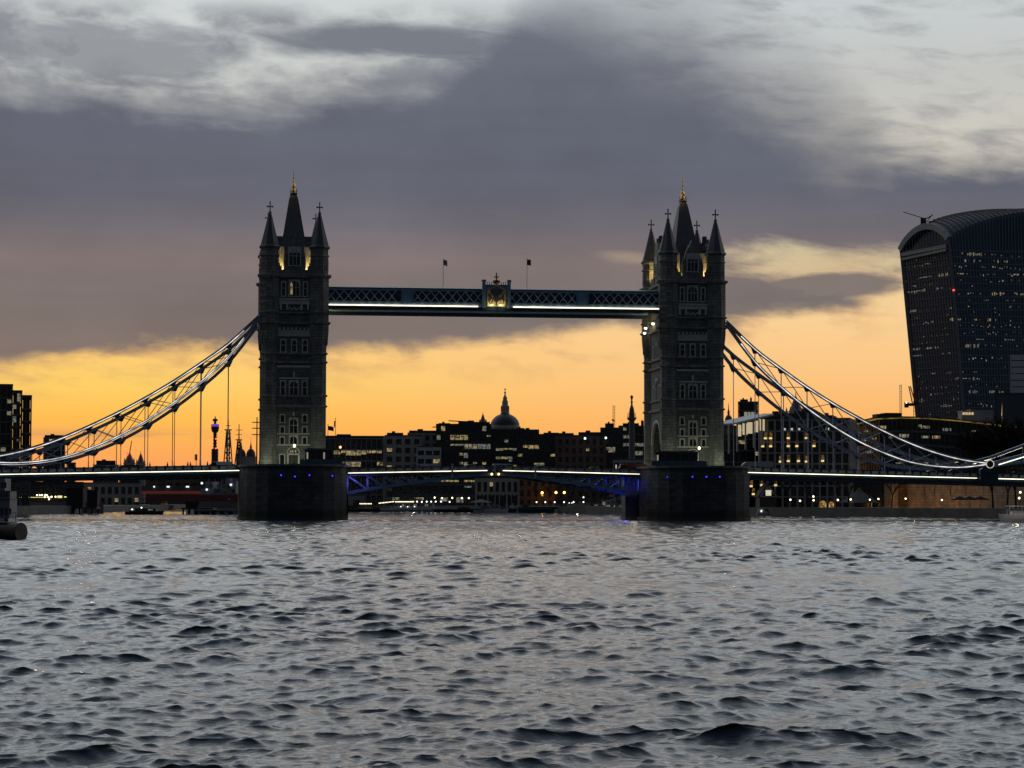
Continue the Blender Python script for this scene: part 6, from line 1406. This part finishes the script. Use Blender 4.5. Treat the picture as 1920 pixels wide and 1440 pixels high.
boat(1120,870,'dark workboat between the trip boat and the motor yachts',11,1.0,BB,FDK,((-.3,.1,1.6),),lights=((0,1.0),))
boat(1440,655,'white canal boat with lit windows along the right quay by the kiosk',6.6,.8,WB,WB,((-.46,.4,1.3),),lights=((-.3,.5),))
boat(1922,408,'white launch with an open canopy at the right picture edge',8.6,1.35,mat('launch_white',(.80,.77,.72),.35,0,.1,.5),mat('launch_white',None),((.02,.3,.6),),rz_=math.pi,rail=True)
lb=[o for o in bpy.data.objects if o.name.startswith('river_boat') and 'open canopy' in o.get('label','')][0]; c=MB(); c.box(-2.6,3.4,-1.0,1.0,2.95,3.05)
for x in (-2.3,.3,3.0):
    for y in (-.9,.9): c.bar((x,y,1.3),(x,y,2.95),.06)
c.build('canopy',mat('launch_white',None),lb)
for x,y,D_,e in ((1904,950,405,90),(1082,943,840,160),(775,942,925,150),(1145,943,880,90)): _q=at(x,y,D_); plight((_q.x,_q.y-.3,_q.z+1.6),e,(1,.86,.68),.3)  # fill lights added to brighten the white boats
for x,D_,w_,l in ((720,930,30,'dark low barge along the far bank under the light strings'),(870,900,24,'dark low barge along the far bank left of the classical building')): boat(x,D_,l,w_,1.2,BB,FDK,((-.1,.1,.8),),win=False)
t=thing('white_tent','pale pyramid marquee among the bare trees on the right quay','marquee',gp(1611,650)); a=MB(); s=650/FPX; a.lathe([(6.4,1.4),(1.0,4.6),(.1,5.8)],4); a.build('canopy',mat('tent_canvas',(.09,.10,.105),1,0,.1,1,spec=.05),t)
for sx in (-1,1):
    for sy in (-1,1): b=MB(); b.tube((sx*4.4,sy*4.4,0),(sx*4.4,sy*4.4,1.5),.1,.1,6); b.build('leg',STEEL,t)
t=thing('white_tent','pale low pyramid marquee beside the arcaded building','marquee',gp(902,900)); a=MB(); a.lathe([(6.2,1.4),(.9,2.5),(.1,2.9)],4); a.build('canopy',mat('tent_canvas',None),t)
for sx in (-1,1): b=MB(); b.tube((sx*4.3,-4.2,0),(sx*4.3,-4.2,1.5),.12,.12,6); b.build('leg',STEEL,t)
def umbrella(x,l):
    t=thing('parasol',l,'parasol',gp(x,575),0,'open dark parasols on the quay'); a=MB(); a.tube((0,0,0),(0,0,2.6),.05,.04,6); a.build('pole',STEEL,t); a=MB(); a.lathe([(2.3,2.05),(2.2,2.2),(.1,3.0)],8); a.build('canopy',mat('parasol_cloth',(.02,.02,.022),1,0,.1,1,spec=.02),t)
for x,l in ((1800,'leftmost dark parasol before the castle wall'),(1818,'middle dark parasol before the castle wall'),(1838,'rightmost dark parasol before the castle wall')): umbrella(x,l)
# ---- mooring barge with a boat's deckhouse at the left picture edge
_p=at(40,1010,197); t=thing('mooring_pontoon','rusty round-ended steel mooring pontoon at the left picture edge','pontoon',(_p.x,_p.y,0),-YAW-R(28)); s=196/FPX
a=MB(); a.tube((-16,0,.68),(0,0,.68),.82,.82,28); o=a.build('hull',mat('rusty_steel',(.07,.055,.04),.7,.2,.5,.8,.3),t); 
a=MB()
for x in (-14,-9,-4,-.12): a=MB(); a.tube((x-.06,0,.68),(x+.06,0,.68),.85,.85,28); a.build('hoop',STEEL,t)
for x in (-2.2,-4.4,-6.6):
    y=MB(); n_=14
    for i in range(n_):
        a0,a1=2*math.pi*i/n_,2*math.pi*(i+1)/n_; y.tube((x+.33*math.cos(a0),-.95,.75+.33*math.sin(a0)),(x+.33*math.cos(a1),-.95,.75+.33*math.sin(a1)),.11,.11,6,caps=False)
    y.build('tyre_fender',BLK,t); y=MB(); y.bar((x,-.92,1.0),(x,-.45,1.5),.04); y.build('fender_chain',STEEL,t)
y=MB()
for x in (-1.0,-3.0,-5.0,-7.0,-9.0): y.tube((x,.42,1.5),(x,.42,2.4),.03,.03,5)
y.bar((-9,.42,2.4),(-1,.42,2.4),.04); y.bar((-9,.42,2.0),(-1,.42,2.0),.03); y.build('handrail',STEEL,t)
a=MB(); a.box(-15.8,-1.2,-.5,.5,1.44,1.56); a.build('walkway',STEEL,t)
p=at(-6,978,300); t=thing('moored_ship','grey white superstructure of a moored ship cut by the left picture edge','ship',(p.x,p.y,0),-YAW); s=300/FPX; z=lambda y: at(0,y,300).z
a=MB(); a.prism([(-8,-1),(28*s*.9,-1),(27*s,z(972)),(-8,z(972))],'y',-1.6,4); a.build('hull',WB,t)
a=MB(); a.box(-8,27.0*s,-1,3.4,z(972),z(936)); a.box(-8,26.6*s,-.8,3.2,z(936),z(921)); a.box(-8,16*s,-.6,3,z(921),z(897)); a.build('deckhouse',mat('ship_white',(.15,.165,.19),.5,0,.15,.5),t)
for x0,x1,y0,y1 in ((-3,1,953,966),(8.6,11.4,925,932),(13.5,16.5,925,932),(3,6,925,932),(-3,0,925,932),(4,9,953,966),(12,17,953,966),(20,24,953,965),(3,7,904,915),(9,13,904,915)): b=MB(); b.box((x0+6)*s,(x1+6)*s,-1.06 if y0>940 else (-.86 if y0>920 else -.66),-1.005 if y0>940 else (-.805 if y0>920 else -.605),z(y1),z(y0)); b.build('window',GLASS,t)
b=MB(); b.box(-8,28*s,-1.2,3.6,z(936.4),z(935.4)); b.box(-8,27*s,-1,3.4,z(921.4),z(920.4)); b.build('deck_edge',SHD,t)
b=MB(); b.tube((2,-1.7,z(972)),(2,-1.7,z(958)),.04,.04,5); b.tube((1.5,-1.9,z(974)),(1.9,-1.9,z(974)),.3,.3,8); b.build('bollard',BLK,t)
